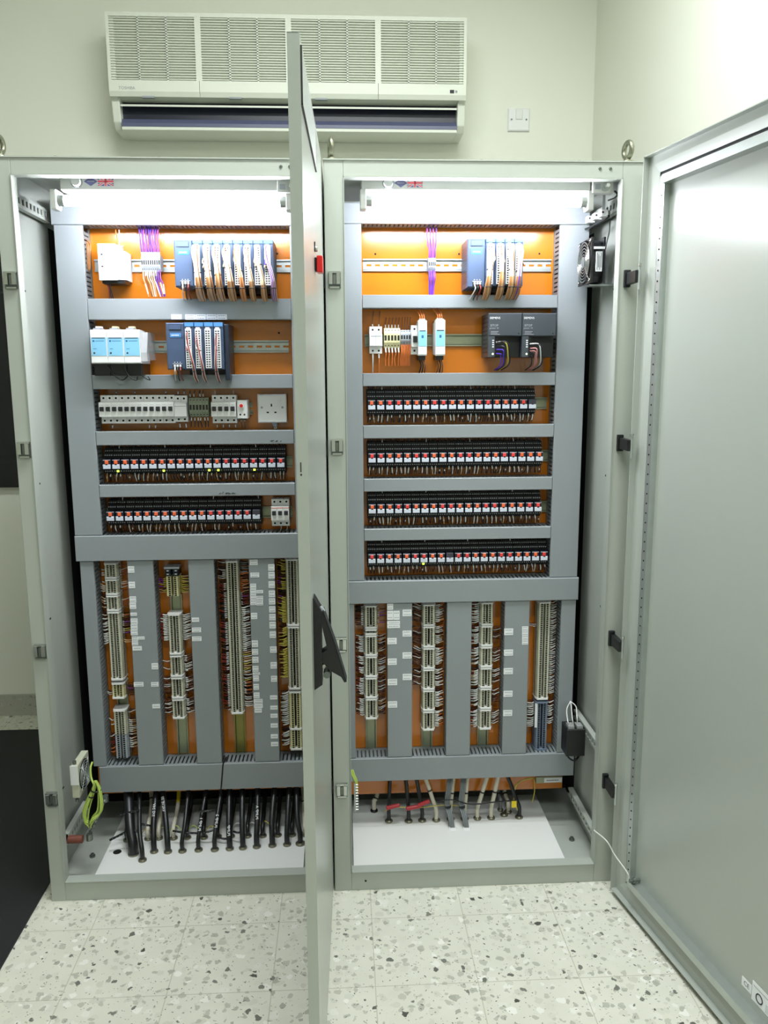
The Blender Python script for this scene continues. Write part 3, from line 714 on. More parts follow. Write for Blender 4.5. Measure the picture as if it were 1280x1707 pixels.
# ================================================================== DIN rails
def rail(rect, orient, m, label, slots=True):
    x0, x1, z0, z1 = rect; b = MB(); yb = YP-.0004; yf = RF
    if orient == 'h':
        B = lambda a0, a1, y0, y1, c0, c1: b.box(a0, a1, y0, y1, c0, c1, m); L0, L1, c = x0, x1, (z0+z1)/2
    else:
        B = lambda a0, a1, y0, y1, c0, c1: b.box(c0, c1, y0, y1, a0, a1, m); L0, L1, c = z0, z1, (x0+x1)/2
    for s in (-1, 1):
        B(L0, L1, yf, yf+.0012, *sorted((c+s*.0175, c+s*.0125)))
        B(L0, L1, yf, yb, *sorted((c+s*.0137, c+s*.0125)))
    for s in (-1, 1): B(L0, L1, yb-.0012, yb, *sorted((c+s*.0125, c+s*.0032)))
    if slots:
        n = max(1, int((L1-L0)/.025))
        for k in range(n): B(L0+k*(L1-L0)/n, L0+k*(L1-L0)/n+.010, yb-.0012, yb, c-.0032, c+.0032)
    else: B(L0, L1, yb-.0012, yb, c-.0032, c+.0032)
    return b.top('din_rail', label, 'mounting rail', 'metal mounting rails', org=((x0+x1)/2, YP, (z0+z1)/2))
YR = RF
def hrail(px0, px1, yc, m, lab, sl=True, X0=None, X1=None):
    a = W(px0, yc, YR)[0] if X0 is None else X0; c = W(px1, yc, YR)[0] if X1 is None else X1
    z = W((px0+px1)/2, yc, YR)[1]; rail((a, c, z-.0175, z+.0175), 'h', m, lab, sl); return z
def vrail(xc, y0, y1, m, lab, X, z1):
    z0 = W(xc, y1, YR)[1]; rail((X-.0175, X+.0175, z0, z1), 'v', m, lab, False)
zL1 = hrail(157, 484, 443, 'zinc', 'slotted silver mounting rail behind the topmost devices, left cabinet')
zL2 = hrail(152, 481, 578, 'zinc', 'slotted silver mounting rail beside the four-module rack, left cabinet')
zL3 = hrail(166, 421, 682, 'zinc_dull', 'mounting rail behind the row of white breakers, left cabinet')
zL4 = hrail(173, 487, 771, 'zinc_dull', 'mounting rail behind the twenty-relay row, left cabinet', False)
zL5 = hrail(176, 488, 855, 'zinc_dull', 'mounting rail behind the lowest relay row, left cabinet', False)
zR1 = hrail(605, 919, 442, 'zinc', 'slotted silver mounting rail behind the topmost devices, right cabinet')
zR2 = hrail(608, 925, 567, 'zinc_dull', 'mounting rail behind the fuse terminals and dark power supplies, right cabinet', False)
zR3 = hrail(612, 912, 673, 'zinc_dull', 'mounting rail behind the topmost relay row, right cabinet', False)
zR4 = hrail(612, 915, 761, 'zinc_dull', 'mounting rail behind the second relay row, right cabinet', False)
zR5 = hrail(612, 915, 846, 'zinc_dull', 'mounting rail behind the third relay row, right cabinet', False)
zR6 = hrail(612, 918, 928.5, 'zinc_dull', 'mounting rail behind the lowest relay row, right cabinet', False)

# ================================================================== devices on the rails
CABN = {'L': 'left cabinet', 'R': 'right cabinet'}
WIRES = []          # (points, radius, insulation, sleeve material, sleeve part, label, group)
def wire(pts, r, m, sl=None, label='', group='', part=(0, .5), n=4):
    WIRES.append((spline(pts, n), r, m, sl, part, label, group))
U = random.uniform
# ---- relays
def relay_proto(top_mat):
    t = thing('relay', 'x', 'relay', (0, RF, 0), 'plug-in relays')
    b = MB(); f = RF
    b.box(-.0130, .0130, f-.028, f, -.033, .046, 'relay_black')
    b.box(-.0128, .0128, f-.040, f-.028, .016, .032, 'relay_black').box(-.0128, .0128, f-.033, f-.028, .032, .044, 'relay_black')
    b.box(-.0128, .0128, f-.044, f-.028, -.026, -.013, 'relay_black').box(-.0128, .0128, f-.034, f-.028, -.032, -.026, 'relay_black')
    for i in range(4):
        x = -.0093+i*.0062
        for y, z, h in ((f-.0405, .0255, .0012), (f-.0335, .038, .001)): b.box(x-.0018, x+.0018, y, y+.001, z-h*1.2, z+h*1.2, 'print_grey')
        b.box(x-.0016, x+.0016, f-.0445, f-.043, -.0222, -.0195, 'print_grey')
    b.build('socket', t)
    c = MB(); c.cbox(-.0106, .0106, f-.062, f-.028, -.0135, .0150, 'plc_dark', .001); c.build('relay_body', t)
    if top_mat:
        k = MB(); k.cbox(-.0048, .0048, f-.0665, f-.062, .0015, .0125, top_mat, .001); k.box(-.0018, .0018, f-.0668, f-.0663, .0005, .003, 'relay_black'); k.build('clip', t)
        MB().box(-.0105, .0105, f-.064, f-.061, .0125, .0142, 'print_grey').build('retainer', t)
    else: MB().box(-.0105, .0105, f-.064, f-.062, .002, .0135, 'relay_grey').build('cover', t)
    k = MB(); k.cbox(-.0105, .0105, f-.0665, f-.062, -.0120, .0005, 'relay_white', .0008); k.box(-.003, .003, f-.0668, f-.066, -.0008, .0008, 'ink'); k.build('label_plate', t)
    return t
PROTO = {k: relay_proto(k) for k in ('relay_orange', 'relay_red', None)}
used = set()
led_me = MB().box(-.0028, .0028, RF-.0470, RF-.0445, -.0235, -.0185, 'led').mesh('indicator_light', (0, RF, 0))
def relay_row(cab, n, xa, xb, ya, yb, rown, leds=(), blank=()):
    X0, zA = W(xa, ya, .252); X1, zB = W(xb, yb, .252); z = (zA+zB)/2
    for i in range(n):
        x = X0+(X1-X0)*i/(n-1)
        k = None if i+1 in blank else ('relay_red' if (i*7+len(rown)) % 5 in (1, 3) and cab == 'R' or cab == 'L' and i > n*.6 else 'relay_orange')
        lab = f'{ORD[i+1]} relay from the left in the {rown} relay row, {CABN[cab]}'
        if k is None: lab = f'{ORD[i+1]} relay, without orange clip, in the {rown} relay row, {CABN[cab]}'
        if i+1 in leds: lab = f'{ORD[i+1]} relay, its green light lit, in the {rown} relay row, {CABN[cab]}'
        pr = PROTO[k]
        if k not in used: used.add(k); pr.location = (x, RF, z); pr['label'] = lab; r = pr
        else: r = dup(pr, (x, RF, z), lab)
        r['_lit'] = 1 if i+1 in leds else 0
        g = f'relay wires, {rown} row, {CABN[cab]}'
        for q in range(2):
            xs = x+(-.005, .006)[q]+U(-.0015, .0015); dx = U(-.004, .004)
            if U(0, 1) < .9:
                wire([(xs, RF-.040, z-.0275), (xs+dx*.4, RF-.045, z-.037), (xs+dx, RF-.040, z-.0515)], .0014, random.choice(['w_white', 'tan_wire', 'w_black', 'w_brown']), 'w_white', f'short white-sleeved wire hanging below the {rown} relay row, {CABN[cab]}', g, random.choice([(.1, .45), (.2, .8), (0, .5), (.45, .75)]), 3)
        for q in range(4):
            xs = x-.009+q*.006+U(-.001, .001); dw = random.choice(['w_black', 'w_black', 'w_darkbrown'])
            wire([(xs, RF-.033, z-.0275), (xs+U(-.003, .003), RF-.034, z-.038), (xs+U(-.004, .004), RF-.026, z-.0515)], .0013, dw, None, '', '', n=2)
            wire([(xs, RF-.030, z+.0475), (xs, RF-.031, z+.050), (xs+U(-.002, .002), RF-.026, z+.0545)], .0013, 'w_black', None, '', '', n=2)
        for q in range(2):
            xs = x+(-.006, .005)[q]; wire([(xs, RF-.036, z+.0455), (xs, RF-.038, z+.049), (xs+U(-.002, .002), RF-.034, z+.0545)], .0010, 'w_black', 'w_white' if (i % 5 == 1 and q) else None, f'dark wire rising above the {rown} relay row, {CABN[cab]}', g+' above', (.1, .9), 2)
    return z
relay_row('L', 20, 177.5, 468, 774.3, 772.6, 'upper', (2, 7, 12, 13, 17))
relay_row('L', 17, 183.5, 427, 861.5, 858.5, 'lower', (), (17,))
relay_row('R', 19, 619.5, 887.7, 677, 673, 'topmost', (), (19,))
relay_row('R', 20, 620.2, 899.2, 765, 761, 'second', ())
relay_row('R', 20, 620.4, 897, 850, 845, 'third', ())
relay_row('R', 21, 620, 907, 932.5, 927.5, 'lowest', (7,), (10,))
for o in [o for o in bpy.data.objects if o.get('_lit')]:
    l = bpy.data.objects.new('indicator_light', led_me); C.objects.link(l); l.parent = o
for o in list(bpy.data.objects):
    if '_lit' in o: del o['_lit']

# ---- circuit breakers
def breaker_mb(wd, poles=1, tog=True, pink=False):
    b = MB(); h = wd/2-.0002; f = RF
    b.prism([(f, -.0405), (f, .0405), (f-.044, .0405), (f-.044, .0225), (f-.066, .0205), (f-.066, -.0200), (f-.044, -.0225), (f-.044, -.0405)], -h, h, 'white')
    for p in range(poles):
        x = (p-(poles-1)/2)*.0176
        for z in (.0325, -.0325): b.cyl((x, f-.0445, z), (x, f-.043, z), .0031, .0031, 'hole', 10)
    if pink: b.box(-h, h, f-.0664, f-.0659, .0165, .0178, 'relay_red')
    else: b.box(-h+.003, h-.003, f-.0664, f-.0659, .013, .0136, 'print_grey')
    return b
def breaker_proto(pink=False):
    t = thing('circuit_breaker', 'x', 'circuit breaker', (0, RF, 0), 'white miniature circuit breakers')
    breaker_mb(.0176, pink=pink).build('body', t)
    f = RF; g = MB(); g.prism([(f-.066, -.0045), (f-.066, .0085), (f-.071, .0075), (f-.073, -.001), (f-.068, -.0045)], -.0056, .0056, 'black'); g.build('toggle', t)
    return t
bp = breaker_proto(); bused = []
def breakers(cab, n, xa, xb, y, lab, proto):
    X0, z = W(xa, y, .256); X1, _ = W(xb, y, .256); p = .0177; xm = (X0+X1)/2
    for i in range(n):
        loc = (xm+(i-(n-1)/2)*p, RF, z); L = lab(i)
        if proto not in bused: bused.append(proto); proto.location = loc; proto['label'] = L
        else: dup(proto, loc, L)
    return xm, z, p
xm, z, p = breakers('L', 12, 171.5, 284, 683, lambda i: f'{ORD[i+1]} breaker from the left in the twelve-breaker row, left cabinet', bp)
BZ = z
bx = xm+5.5*p+.0088+.0178
t = thing('residual_current_unit', 'two-module white protection unit at the right end of the twelve-breaker row', 'breaker', (bx, RF, z), 'x'); del t['group']
m = MB(); f = RF; m.prism([(f, z-.037), (f, z+.0385), (f-.044, z+.0385), (f-.044, z+.020), (f-.060, z+.018), (f-.060, z-.021), (f-.044, z-.023), (f-.044, z-.037)], bx-.0176, bx+.0176, 'white')
for s in (-1, 1):
    for q in (.030, -.030): m.cyl((bx+s*.0088, f-.0445, z+q), (bx+s*.0088, f-.043, z+q), .0031, .0031, 'hole', 10)
m.box(bx-.0003, bx+.0003, f-.0445, f-.043, z+.020, z+.0385, 'print_grey'); m.build('body', t)
MB().box(bx-.0172, bx+.0172, f-.0605, f-.0598, z+.008, z+.0165, 'print_grey').box(bx-.0172, bx+.0172, f-.0608, f-.0604, z+.009, z+.0155, 'white').build('label_field', t)
for k in range(12): 
    xs = xm+(k-5.5)*p
    if k in (1, 7, 8): wire([(xs, RF-.035, z-.041), (xs+.002, RF-.038, z-.050), (xs, RF-.034, z-.057)], .0013, 'w_brown', 'w_white', 'white-sleeved wire below the twelve-breaker row, left cabinet', 'breaker wires', (.3, .8), 3)
    if k in (2, 5, 10): wire([(xs, RF-.035, z+.041), (xs, RF-.037, z+.048), (xs, RF-.034, z+.053)], .0013, 'w_black', 'w_white', 'white-sleeved wire above the twelve-breaker row, left cabinet', 'breaker wires above', (.3, .7), 3)
for s in (-1, 1):
    wire([(bx+s*.0088, RF-.035, z-.0395), (bx+s*.0088+.002, RF-.037, z-.052), (bx+s*.009, RF-.034, z-.057)], .0014, 'w_brown', 'w_white', 'white-sleeved wire below the two-module unit, left cabinet', 'unit wires', (.2, .65), 3)
    wire([(bx+s*.0088, RF-.035, z+.0405), (bx+s*.0088, RF-.037, z+.048), (bx+s*.009, RF-.034, z+.053)], .0014, 'w_brown', 'w_white', 'white-sleeved wire above the two-module unit, left cabinet', 'unit wires', (.2, .75), 3)
x4, _, _ = breakers('L', 4, 357.5, 388, 682.5, lambda i: f'{ORD[i+1]} of four breakers left of the red-buttoned device, left cabinet', bp)
for k in range(4):
    xs = x4+(k-1.5)*p; wire([(xs, RF-.035, BZ-.041), (xs+.003, RF-.038, BZ-.050), (xs+.002, RF-.034, BZ-.057)], .0013, 'w_brown', 'w_white', 'white-sleeved wire below the four breakers, left cabinet', 'four breaker wires', (.3, .8), 3)
    if k in (0, 3): wire([(xs, RF-.035, BZ+.041), (xs, RF-.037, BZ+.048), (xs, RF-.034, BZ+.053)], .0013, 'w_white', 'w_white', 'white-sleeved wire above the four breakers, left cabinet', 'four breaker wires above', (.1, .7), 3)
bp3 = breaker_proto(True)
x3, z3, _ = breakers('L', 3, 458, 476, 856, lambda i: f'{ORD[i+1]} of three pink-lined breakers beside the lower relay row, left cabinet', bp3)
for k in range(2): wire([(x3+k*.018, RF-.035, z3-.041), (x3+k*.018, RF-.037, z3-.05), (x3+k*.018-.003, RF-.033, z3-.058)], .0013, 'w_white', None, 'short wire below the three pink-lined breakers, left cabinet', 'pink breaker wires')

# ---- narrow rail terminals
def rail_terms(cab, n, px0, px1, py0, py1, name, lab, cat, body, grp, dark=False):
    x0, x1, z0, z1 = R(px0, py0, px1, py1, .275); p = (x1-x0)/n; H = z1-z0; zc = (z0+z1)/2; f = RF; out = []
    for i in range(n):
        x = x0+(i+.5)*p; h = p/2-.0003
        t = thing(name, lab(i), cat, (x, RF, z0), grp); b = MB()
        b.prism([(f, zc-H*.36), (f, zc+H*.36), (f-.026, zc+H*.5), (f-.034, zc+H*.5), (f-.043, zc+H*.22), (f-.043, zc-H*.22), (f-.034, zc-H*.5), (f-.026, zc-H*.5)], x-h, x+h, body)
        for s in (-1, 1): b.cyl((x, f-.0385, zc+s*H*.36), (x, f-.036, zc+s*H*.36), min(h*.55, .0024), min(h*.55, .0024), 'hole', 8)
        b.build('body', t); MB().box(x-h*.62, x+h*.62, f-.0440, f-.0425, zc-H*.13, zc+H*.13, 'black').build('link_slot', t)
        out.append((x, zc, H))
    return out
T1 = rail_terms('L', 9, 235, 267, 423, 452, 'rail_terminal', lambda i: f'{ORD[i+1]} small terminal under the purple wires, left cabinet', 'terminal', 'term_grey', 'small terminals under purple wires')
for i, (x, zc, H) in enumerate(T1):
    if i < 9:
        c = ['w_purple', 'w_purple', 'w_violet', 'w_purple', 'w_purple', 'w_purple', 'w_violet', 'w_purple', 'w_violet'][i]
        wire([(x, RF-.035, zc+H*.45), (x+U(-.001, .001), RF-.045, zc+H*.85), (x-.004+U(-.003, .003), RF-.035, zc+.062), (x-.008+i*.0008, RF-.025, zc+.100)], .0022, c, 'w_white', f'purple wire entering the small terminals from above, {ORD[i+1]} from left, left cabinet', 'purple wires at top left', (.02, .16), 5)
    c = ['tan_wire', 'w_brown', 'tan_wire', 'w_white', 'tan_wire', 'w_white', 'w_purple', 'w_purple', 'w_violet'][i]
    wire([(x, RF-.035, zc-H*.45), (x+.002, RF-.042, zc-H*.95), (x+.006+U(-.002, .002), RF-.038, zc-.058), (x+.010+U(-.002, .004), RF-.026, zc-.092)], .0017, c, 'w_white', f'thin wire leaving the small terminals downward, {ORD[i+1]} from left, left cabinet', 'wires below the small terminals', random.choice([(.62, .9), (.02, .2), (.7, .95)]), 5)
T2 = rail_terms('R', 4, 714, 726.5, 428, 452, 'rail_terminal', lambda i: f'{ORD[i+1]} small terminal among purple wires, right cabinet', 'terminal', 'term_grey', 'small terminals among purple wires')
for i, (x, zc, H) in enumerate(T2):
    wire([(x, RF-.035, zc+H*.45), (x, RF-.042, zc+H), (x+(i-1.5)*.0025, RF-.03, zc+.06), (x+(i-1.5)*.0035, RF-.025, zc+.105)], .0021, 'w_purple' if i % 2 else 'w_violet', None, f'purple wire rising from the small terminals, {ORD[i+1]} from left, right cabinet', 'purple wires above at right', (0, .1), 5)
    wire([(x, RF-.035, zc-H*.45), (x, RF-.042, zc-H), (x-(i-1.5)*.001, RF-.03, zc-.06), (x-(i-1.5)*.002, RF-.025, zc-.092)], .0021, 'w_violet' if i % 2 else 'w_purple', None, f'purple wire dropping from the small terminals, {ORD[i+1]} from left, right cabinet', 'purple wires below at right', (0, .1), 5)
T3 = rail_terms('L', 6, 315, 347.5, 663, 695, 'fuse_terminal', lambda i: f'{ORD[i+1]} grey-green fuse terminal between the white breakers, left cabinet', 'fuse terminal', 'fuse_green', 'grey-green fuse terminals')
for i, (x, zc, H) in enumerate(T3):
    for s in (1, -1):
        if (i+s) % 3 or s < 0: wire([(x, RF-.034, zc+s*H*.48), (x+U(-.002, .002), RF-.037, zc+s*H*.7), (x+U(-.004, .004), RF-.033, zc+s*(.049 if s > 0 else .058))], .0013, 'w_black', 'w_white', 'white-sleeved wire at the grey-green fuse terminals, left cabinet', 'fuse terminal wires', (.1, .55), 3)
T4 = rail_terms('R', 5, 640, 667, 546.5, 580, 'fuse_terminal', lambda i: f'{ORD[i+1]} cream fuse terminal from the left, right cabinet', 'fuse terminal', 'term_cream', 'cream fuse terminals')
for i, (x, zc, H) in enumerate(T4):
    wire([(x, RF-.034, zc+H*.48), (x, RF-.038, zc+H*.75), (x+.003, RF-.032, zc+.058)], .0013, 'w_brown', 'w_white', f'thin wire above the cream fuse terminals, {ORD[i+1]} from left', 'wires above cream fuse terminals', (.05, .4), 3)
    wire([(x, RF-.034, zc-H*.48), (x+.001, RF-.04, zc-H*.8), (x-.001+U(-.002, .002), RF-.036, zc-.058), (x, RF-.03, zc-.080)], .0017, 'w_orange', 'w_white', f'orange wire below the cream fuse terminals, {ORD[i+1]} from left', 'orange wires below cream fuse terminals', (.02, .22), 4)
T5 = rail_terms('R', 4, 667.5, 685, 549.5, 574.5, 'rail_terminal', lambda i: f'{ORD[i+1]} small grey terminal beside the cream fuse terminals, right cabinet', 'terminal', 'term_grey', 'small grey terminals by the fuses')
for i, (x, zc, H) in enumerate(T5):
    wire([(x, RF-.034, zc+H*.48), (x, RF-.038, zc+H*.8), (x+.003, RF-.03, zc+.058)], .0013, 'w_brown', None, f'brown wire above the small grey terminals, {ORD[i+1]} from left', 'brown wires above grey terminals')
    for q in (-.0018, .0018): wire([(x+q, RF-.034, zc-H*.48), (x+q+.001, RF-.04, zc-H), (x+q-.002, RF-.036, zc-.058), (x+q-.001, RF-.03, zc-.082)], .0014, 'w_orange', None, f'orange wire below the small grey terminals, {ORD[i+1]} terminal from left', 'orange wires below grey terminals', n=4)

# ---- white two-pole fuse holder and single breaker, right cabinet
def simple_unit(name, lab, cat, rect, mk):
    x0, x1, z0, z1 = rect; t = thing(name, lab, cat, ((x0+x1)/2, RF, z0)); mk(t, x0, x1, z0, z1, (x0+x1)/2, (z0+z1)/2); return t
f = RF
def mk_fuse(t, x0, x1, z0, z1, xc, zc):
    b = MB(); h = z1-z0
    b.prism([(f, z0), (f, z1), (f-.044, z1), (f-.044, zc+h*.22), (f-.062, zc+h*.18), (f-.062, zc-h*.22), (f-.044, zc-h*.26), (f-.044, z0)], x0, x1, 'white')
    for s in (-1, 1):
        for q in (.38, -.40): b.cyl((xc+s*.0088, f-.0445, zc+q*h), (xc+s*.0088, f-.043, zc+q*h), .003, .003, 'hole', 10)
        wire([(xc+s*.009, f-.04, z1-.006), (xc+s*.009, f-.046, z1+.012), (xc+s*.009+.004, f-.03, z1+.045)], .0013, 'w_brown', 'w_white', f'thin wire above the white two-pole fuse holder, {"left" if s < 0 else "right"} one', 'fuse holder wires', (.1, .4), 4)
        wire([(xc+s*.009, f-.04, z0+.004), (xc+s*.009, f-.046, z0-.02), (xc+s*.009, f-.03, z0-.055)], .0016, 'w_orange' if s > 0 else 'w_white', 'w_white', f'wire below the white two-pole fuse holder, {"left" if s < 0 else "right"} one', 'fuse holder wires', (.1, .4), 4)
    b.build('body', t); MB().box(xc-.0003, xc+.0003, f-.0626, f-.0618, zc-h*.22, zc+h*.18, 'print_grey').box(x0+.003, x1-.003, f-.0626, f-.0618, zc+h*.12, zc+h*.15, 'print_grey').build('fuse_carrier', t)
simple_unit('fuse_holder', 'white two-pole fuse holder at the left of the second row, right cabinet', 'fuse holder', R(616, 544, 637, 589, .262), mk_fuse)
def mk_mcb(t, x0, x1, z0, z1, xc, zc):
    b = MB(); b.prism([(f, z0), (f, z1), (f-.044, z1), (f-.044, zc+.022), (f-.066, zc+.020), (f-.066, zc-.020), (f-.044, zc-.022), (f-.044, z0)], x0, x1, 'white')
    for s in (1, -1): b.cyl((xc, f-.0445, zc+s*.031), (xc, f-.043, zc+s*.031), .0031, .0031, 'hole', 10)
    b.build('body', t); MB().box(xc-.006, xc+.006, f-.0715, f-.066, zc-.008, zc+.010, 'black').build('toggle', t)
simple_unit('circuit_breaker', 'single white breaker left of the taller pale blue unit, right cabinet', 'circuit breaker', R(685.5, 542, 697, 590.5, .262), mk_mcb)
def mk_blue(t, x0, x1, z0, z1, xc, zc):
    yf = .235; h = z1-z0
    b = MB(); b.prism([(f, z0+.006), (f, z1-.006), (yf+.02, z1-.002), (yf+.004, z1), (yf, z1-.004), (yf, z0+.004), (yf+.004, z0)], x0, x1, 'white'); b.build('body', t, bevel=.0008)
    MB().box(x0+.001, x1-.001, yf-.0008, yf, zc-h*.23, zc+h*.22, 'lightblue').box(x0+.004, x1-.004, yf-.0012, yf-.0006, zc+h*.19, zc+h*.22, 'ink').box(xc-.003, xc+.003, yf-.0012, yf-.0006, zc+.000, zc+.008, 'ink_blue').build('front_label', t, 'pale blue front label')
    b = MB(); b.box(x0+.003, x1-.003, yf+.012, f-.01, z0-.012, z0+.002, 'black').box(x0+.003, x1-.003, yf+.012, f-.01, z1-.004, z1+.003, 'white'); b.build('plug', t)
    for q in range(3):
        x = xc+(q-1)*.006
        wire([(x, yf+.03, z1), (x, yf+.022, z1+.014), (x-.010+q*.002, yf+.05, z1+.034)], .0017, 'w_orange', 'w_white', f'orange wire above the pale blue unit, {ORD[q+1]} from left'+(' (wider unit)' if x1-x0 > .03 else ''), 'orange wires above pale blue units', (0, .25), 4)
        wire([(x, yf+.03, z0-.010), (x+.004, yf+.022, z0-.030), (x-.004+q*.003, yf+.05, z0-.062)], .0020, random.choice(['w_brown', 'w_black']), None, 'dark wire below a pale blue unit, right cabinet', 'dark wires below pale blue units', n=4)
simple_unit('signal_converter', 'tall pale blue and white unit touching the single breaker, right cabinet', 'converter', R(697, 534, 711.5, 593, .235), mk_blue)
simple_unit('signal_converter', 'tall pale blue and white unit standing alone beside bare rail, right cabinet', 'converter', R(726, 533, 742, 593, .235), mk_blue)

# ---- white power unit, left cabinet
def mk_white(t, x0, x1, z0, z1, xc, zc):
    yf = .235; xs = x0+(x1-x0)*.70
    MB().prism([(x0, f), (x0, yf), (xs, yf), (xs, f)], z0, z1, 'white', 'z').build('body', t, bevel=.001)
    MB().prism([(xs, f), (xs, yf+.004), (x1, yf+.012), (x1, f)], z0+.002, z1-.018, 'white', 'z').build('side_housing', t)
    m = MB()
    for k in range(9): z = z0+.018+k*.009; m.box(xs+.004, x1-.003, yf+.0055+.002, yf+.012, z, z+.004, 'print_grey')
    m.build('vent', t)
    for z in (zc+.02, zc-.012): MB().cyl((x0+.011, yf-.001, z), (x0+.011, yf, z), .0028, .0028, 'ink', 10).build('trimmer', t)
    MB().box(x0+.006, x1-.004, yf+.01, f-.01, z0-.008, z0, 'black').build('plug', t)
    for q, c in enumerate(('w_red', 'w_black', 'w_black')):
        wire([(x0+.016+q*.005, yf+.02, z0-.006), (x0+.019+q*.003, yf+.022, z0-.025), (x0+.013+q*.006, yf+.05, z0-.058)], .0015, c, None, f'{"red" if q == 0 else "black"} wire under the white power unit, left cabinet', 'wires under the white unit', n=5)
    for q in range(2): wire([(xc+.006+q*.006, yf+.04, z1), (xc+.014+q*.004, yf+.03, z1+.008), (xc+.004+q*.010, yf+.05, z1+.045)], .0013, ('w_orange', 'w_white')[q], None, f'thin {"orange" if q == 0 else "white"} wire above the white power unit, left cabinet', 'wires above the white unit', n=5)
simple_unit('power_supply', 'white box with slotted side at the top left of the left cabinet', 'power supply', R(163.5, 406, 207, 467, .235), mk_white)

# ---- three pale blue power units, left cabinet
for i in range(3):
    yf = .205; px0 = 151+i*27.6; x0, x1, z0, z1 = R(px0, 549.5, px0+27.6, 606, yf); xc = (x0+x1)/2; h = z1-z0
    t = thing('power_unit', f'{("left", "middle", "right")[i]} one of three pale blue and white power units, left cabinet', 'power supply', (xc, RF, z0), 'pale blue power units')
    MB().prism([(f, z0), (f, z1-.004), (yf+.02, z1), (yf+.003, z1), (yf, z1-.003), (yf, z0+.003), (yf+.003, z0)], x0+.0004, x1-.0004, 'white').build('body', t)
    m = MB(); m.box(x0+.0022, x1-.0022, yf-.0009, yf, z0+h*.23, z0+h*.77, 'lightblue'); m.box(x0+.005, x1-.005, yf-.0013, yf-.0008, z0+h*.74, z0+h*.765, 'ink'); m.box(x0+.0065, x0+.0115, yf-.0013, yf-.0008, z0+h*.64, z0+h*.69, 'ink_blue')
    m.box(x0+.014, x1-.007, yf-.0011, yf-.0008, z0+h*.66, z0+h*.675, 'ink_blue').box(x0+.007, x0+.016, yf-.0011, yf-.0008, z0+h*.43, z0+h*.445, 'ink_blue')
    m.cyl((x0+.0095, yf-.0014, z0+h*.31), (x0+.0095, yf-.0008, z0+h*.31), .0027, .0027, 'ink', 12); m.build('front_label', t, 'pale blue front label')
    m = MB(); m.box(x0+.006, x0+.026, yf+.012, yf+.05, z1-.002, z1+.005, 'print_grey'); m.box(x0+.012, x0+.026, yf+.016, yf+.04, z1+.004, z1+.010, 'term_cream' if i else 'white'); m.build('terminal', t)
    MB().box(x0+.001, x1-.001, yf+.02, f-.002, z0-.034, z0-.0005, 'black').build('lower_housing', t)
    if i == 2:
        MB().prism([(f, z0+.012), (f, z1-.004), (yf+.03, z1-.006), (yf+.006, z0+.03), (yf+.006, z0+.006)], x1+.0002, x1+.016, 'clear').build('clear_cover', t, 'see-through side cover')
for k in range(3):
    x, z = W(190, 606, .22); wire([(x-.02+k*.05, .222-k*.007, z-.006), (x+.0+k*.04, .222-k*.007, z-.034), (x+.02+k*.04, .222-k*.007, z-.046), (x+.035+k*.03, .222-k*.007, z-.036)], .0018, 'w_black', None, 'black wire looping under the pale blue power units', 'black wires under the pale blue units', n=5)

# ---- modular controllers
def rack_power(lab, rect, yf, badge, cab):
    x0, x1, z0, z1 = rect; xc = (x0+x1)/2; h = z1-z0; w_ = x1-x0
    t = thing('power_module', lab, 'module', (xc, RF, z0), 'controller power modules')
    MB().cbox(x0, x1, yf, f, z0, z1, 'plc', .003).build('body', t)
    m = MB()
    for k in range(14):
        z = z0+h*.12+k*h*.055
        m.box(x0-.0004, x0+.001, yf+.02, f-.02, z, z+h*.018, 'plc_dark')
    m.build('vent', t)
    m = MB(); m.box(x0+w_*.18, x0+w_*.82, yf-.0015, yf+.001, z1-h*.15, z1-h*.03, 'plc_dark').box(x0+w_*.195, x0+w_*.805, yf-.0022, yf, z1-h*.142, z1-h*.038, 'plc'); m.build('flap', t)
    m = MB(); m.box(x0+w_*.22, x0+w_*.80, yf-.001, yf, z1-h*.31, z1-h*.22, badge).box(x0+w_*.27, x0+w_*.75, yf-.0014, yf-.0009, z1-h*.295, z1-h*.235, 'plc_tab')
    x = x0+w_*.30
    while x < x0+w_*.70: m.box(x, x+.003, yf-.0018, yf-.0013, z1-h*.275, z1-h*.255, 'label_white'); x += .0042
    m.build('badge', t)
    m = MB(); m.box(x0+w_*.3, x0+w_*.8, yf-.001, yf+.001, z0+h*.0, z0+h*.13, 'black'); 
    for k in range(3): x = x0+w_*(.36+k*.15); m.box(x, x+w_*.10, yf-.004, yf, z0+h*.06, z0+h*.105, 'label_white'); m.box(x+w_*.02, x+w_*.06, yf-.0005, yf, z0+h*.15, z0+h*.165, 'label_white')
    m.box(x0+w_*.3, x0+w_*.8, yf-.003, yf, z0+h*.12, z0+h*.128, 'label_white'); m.build('terminal', t)
    for k, c in enumerate(('w_white', 'w_black', 'w_red')):
        x = x0+w_*(.41+k*.15)
        wire([(x, yf-.002, z0+h*.05), (x+.001, yf-.008, z0-.006), (x-.006+k*.002, yf+.03, z0-.026), (x-.010+k*.006, .275, z0-.042)], .0018, c, None, f'{("white", "black", "red")[k]} supply wire under the {lab.split(" at ")[0].split(" of ")[0]}, {cab}', 'supply wires of power modules', n=5)
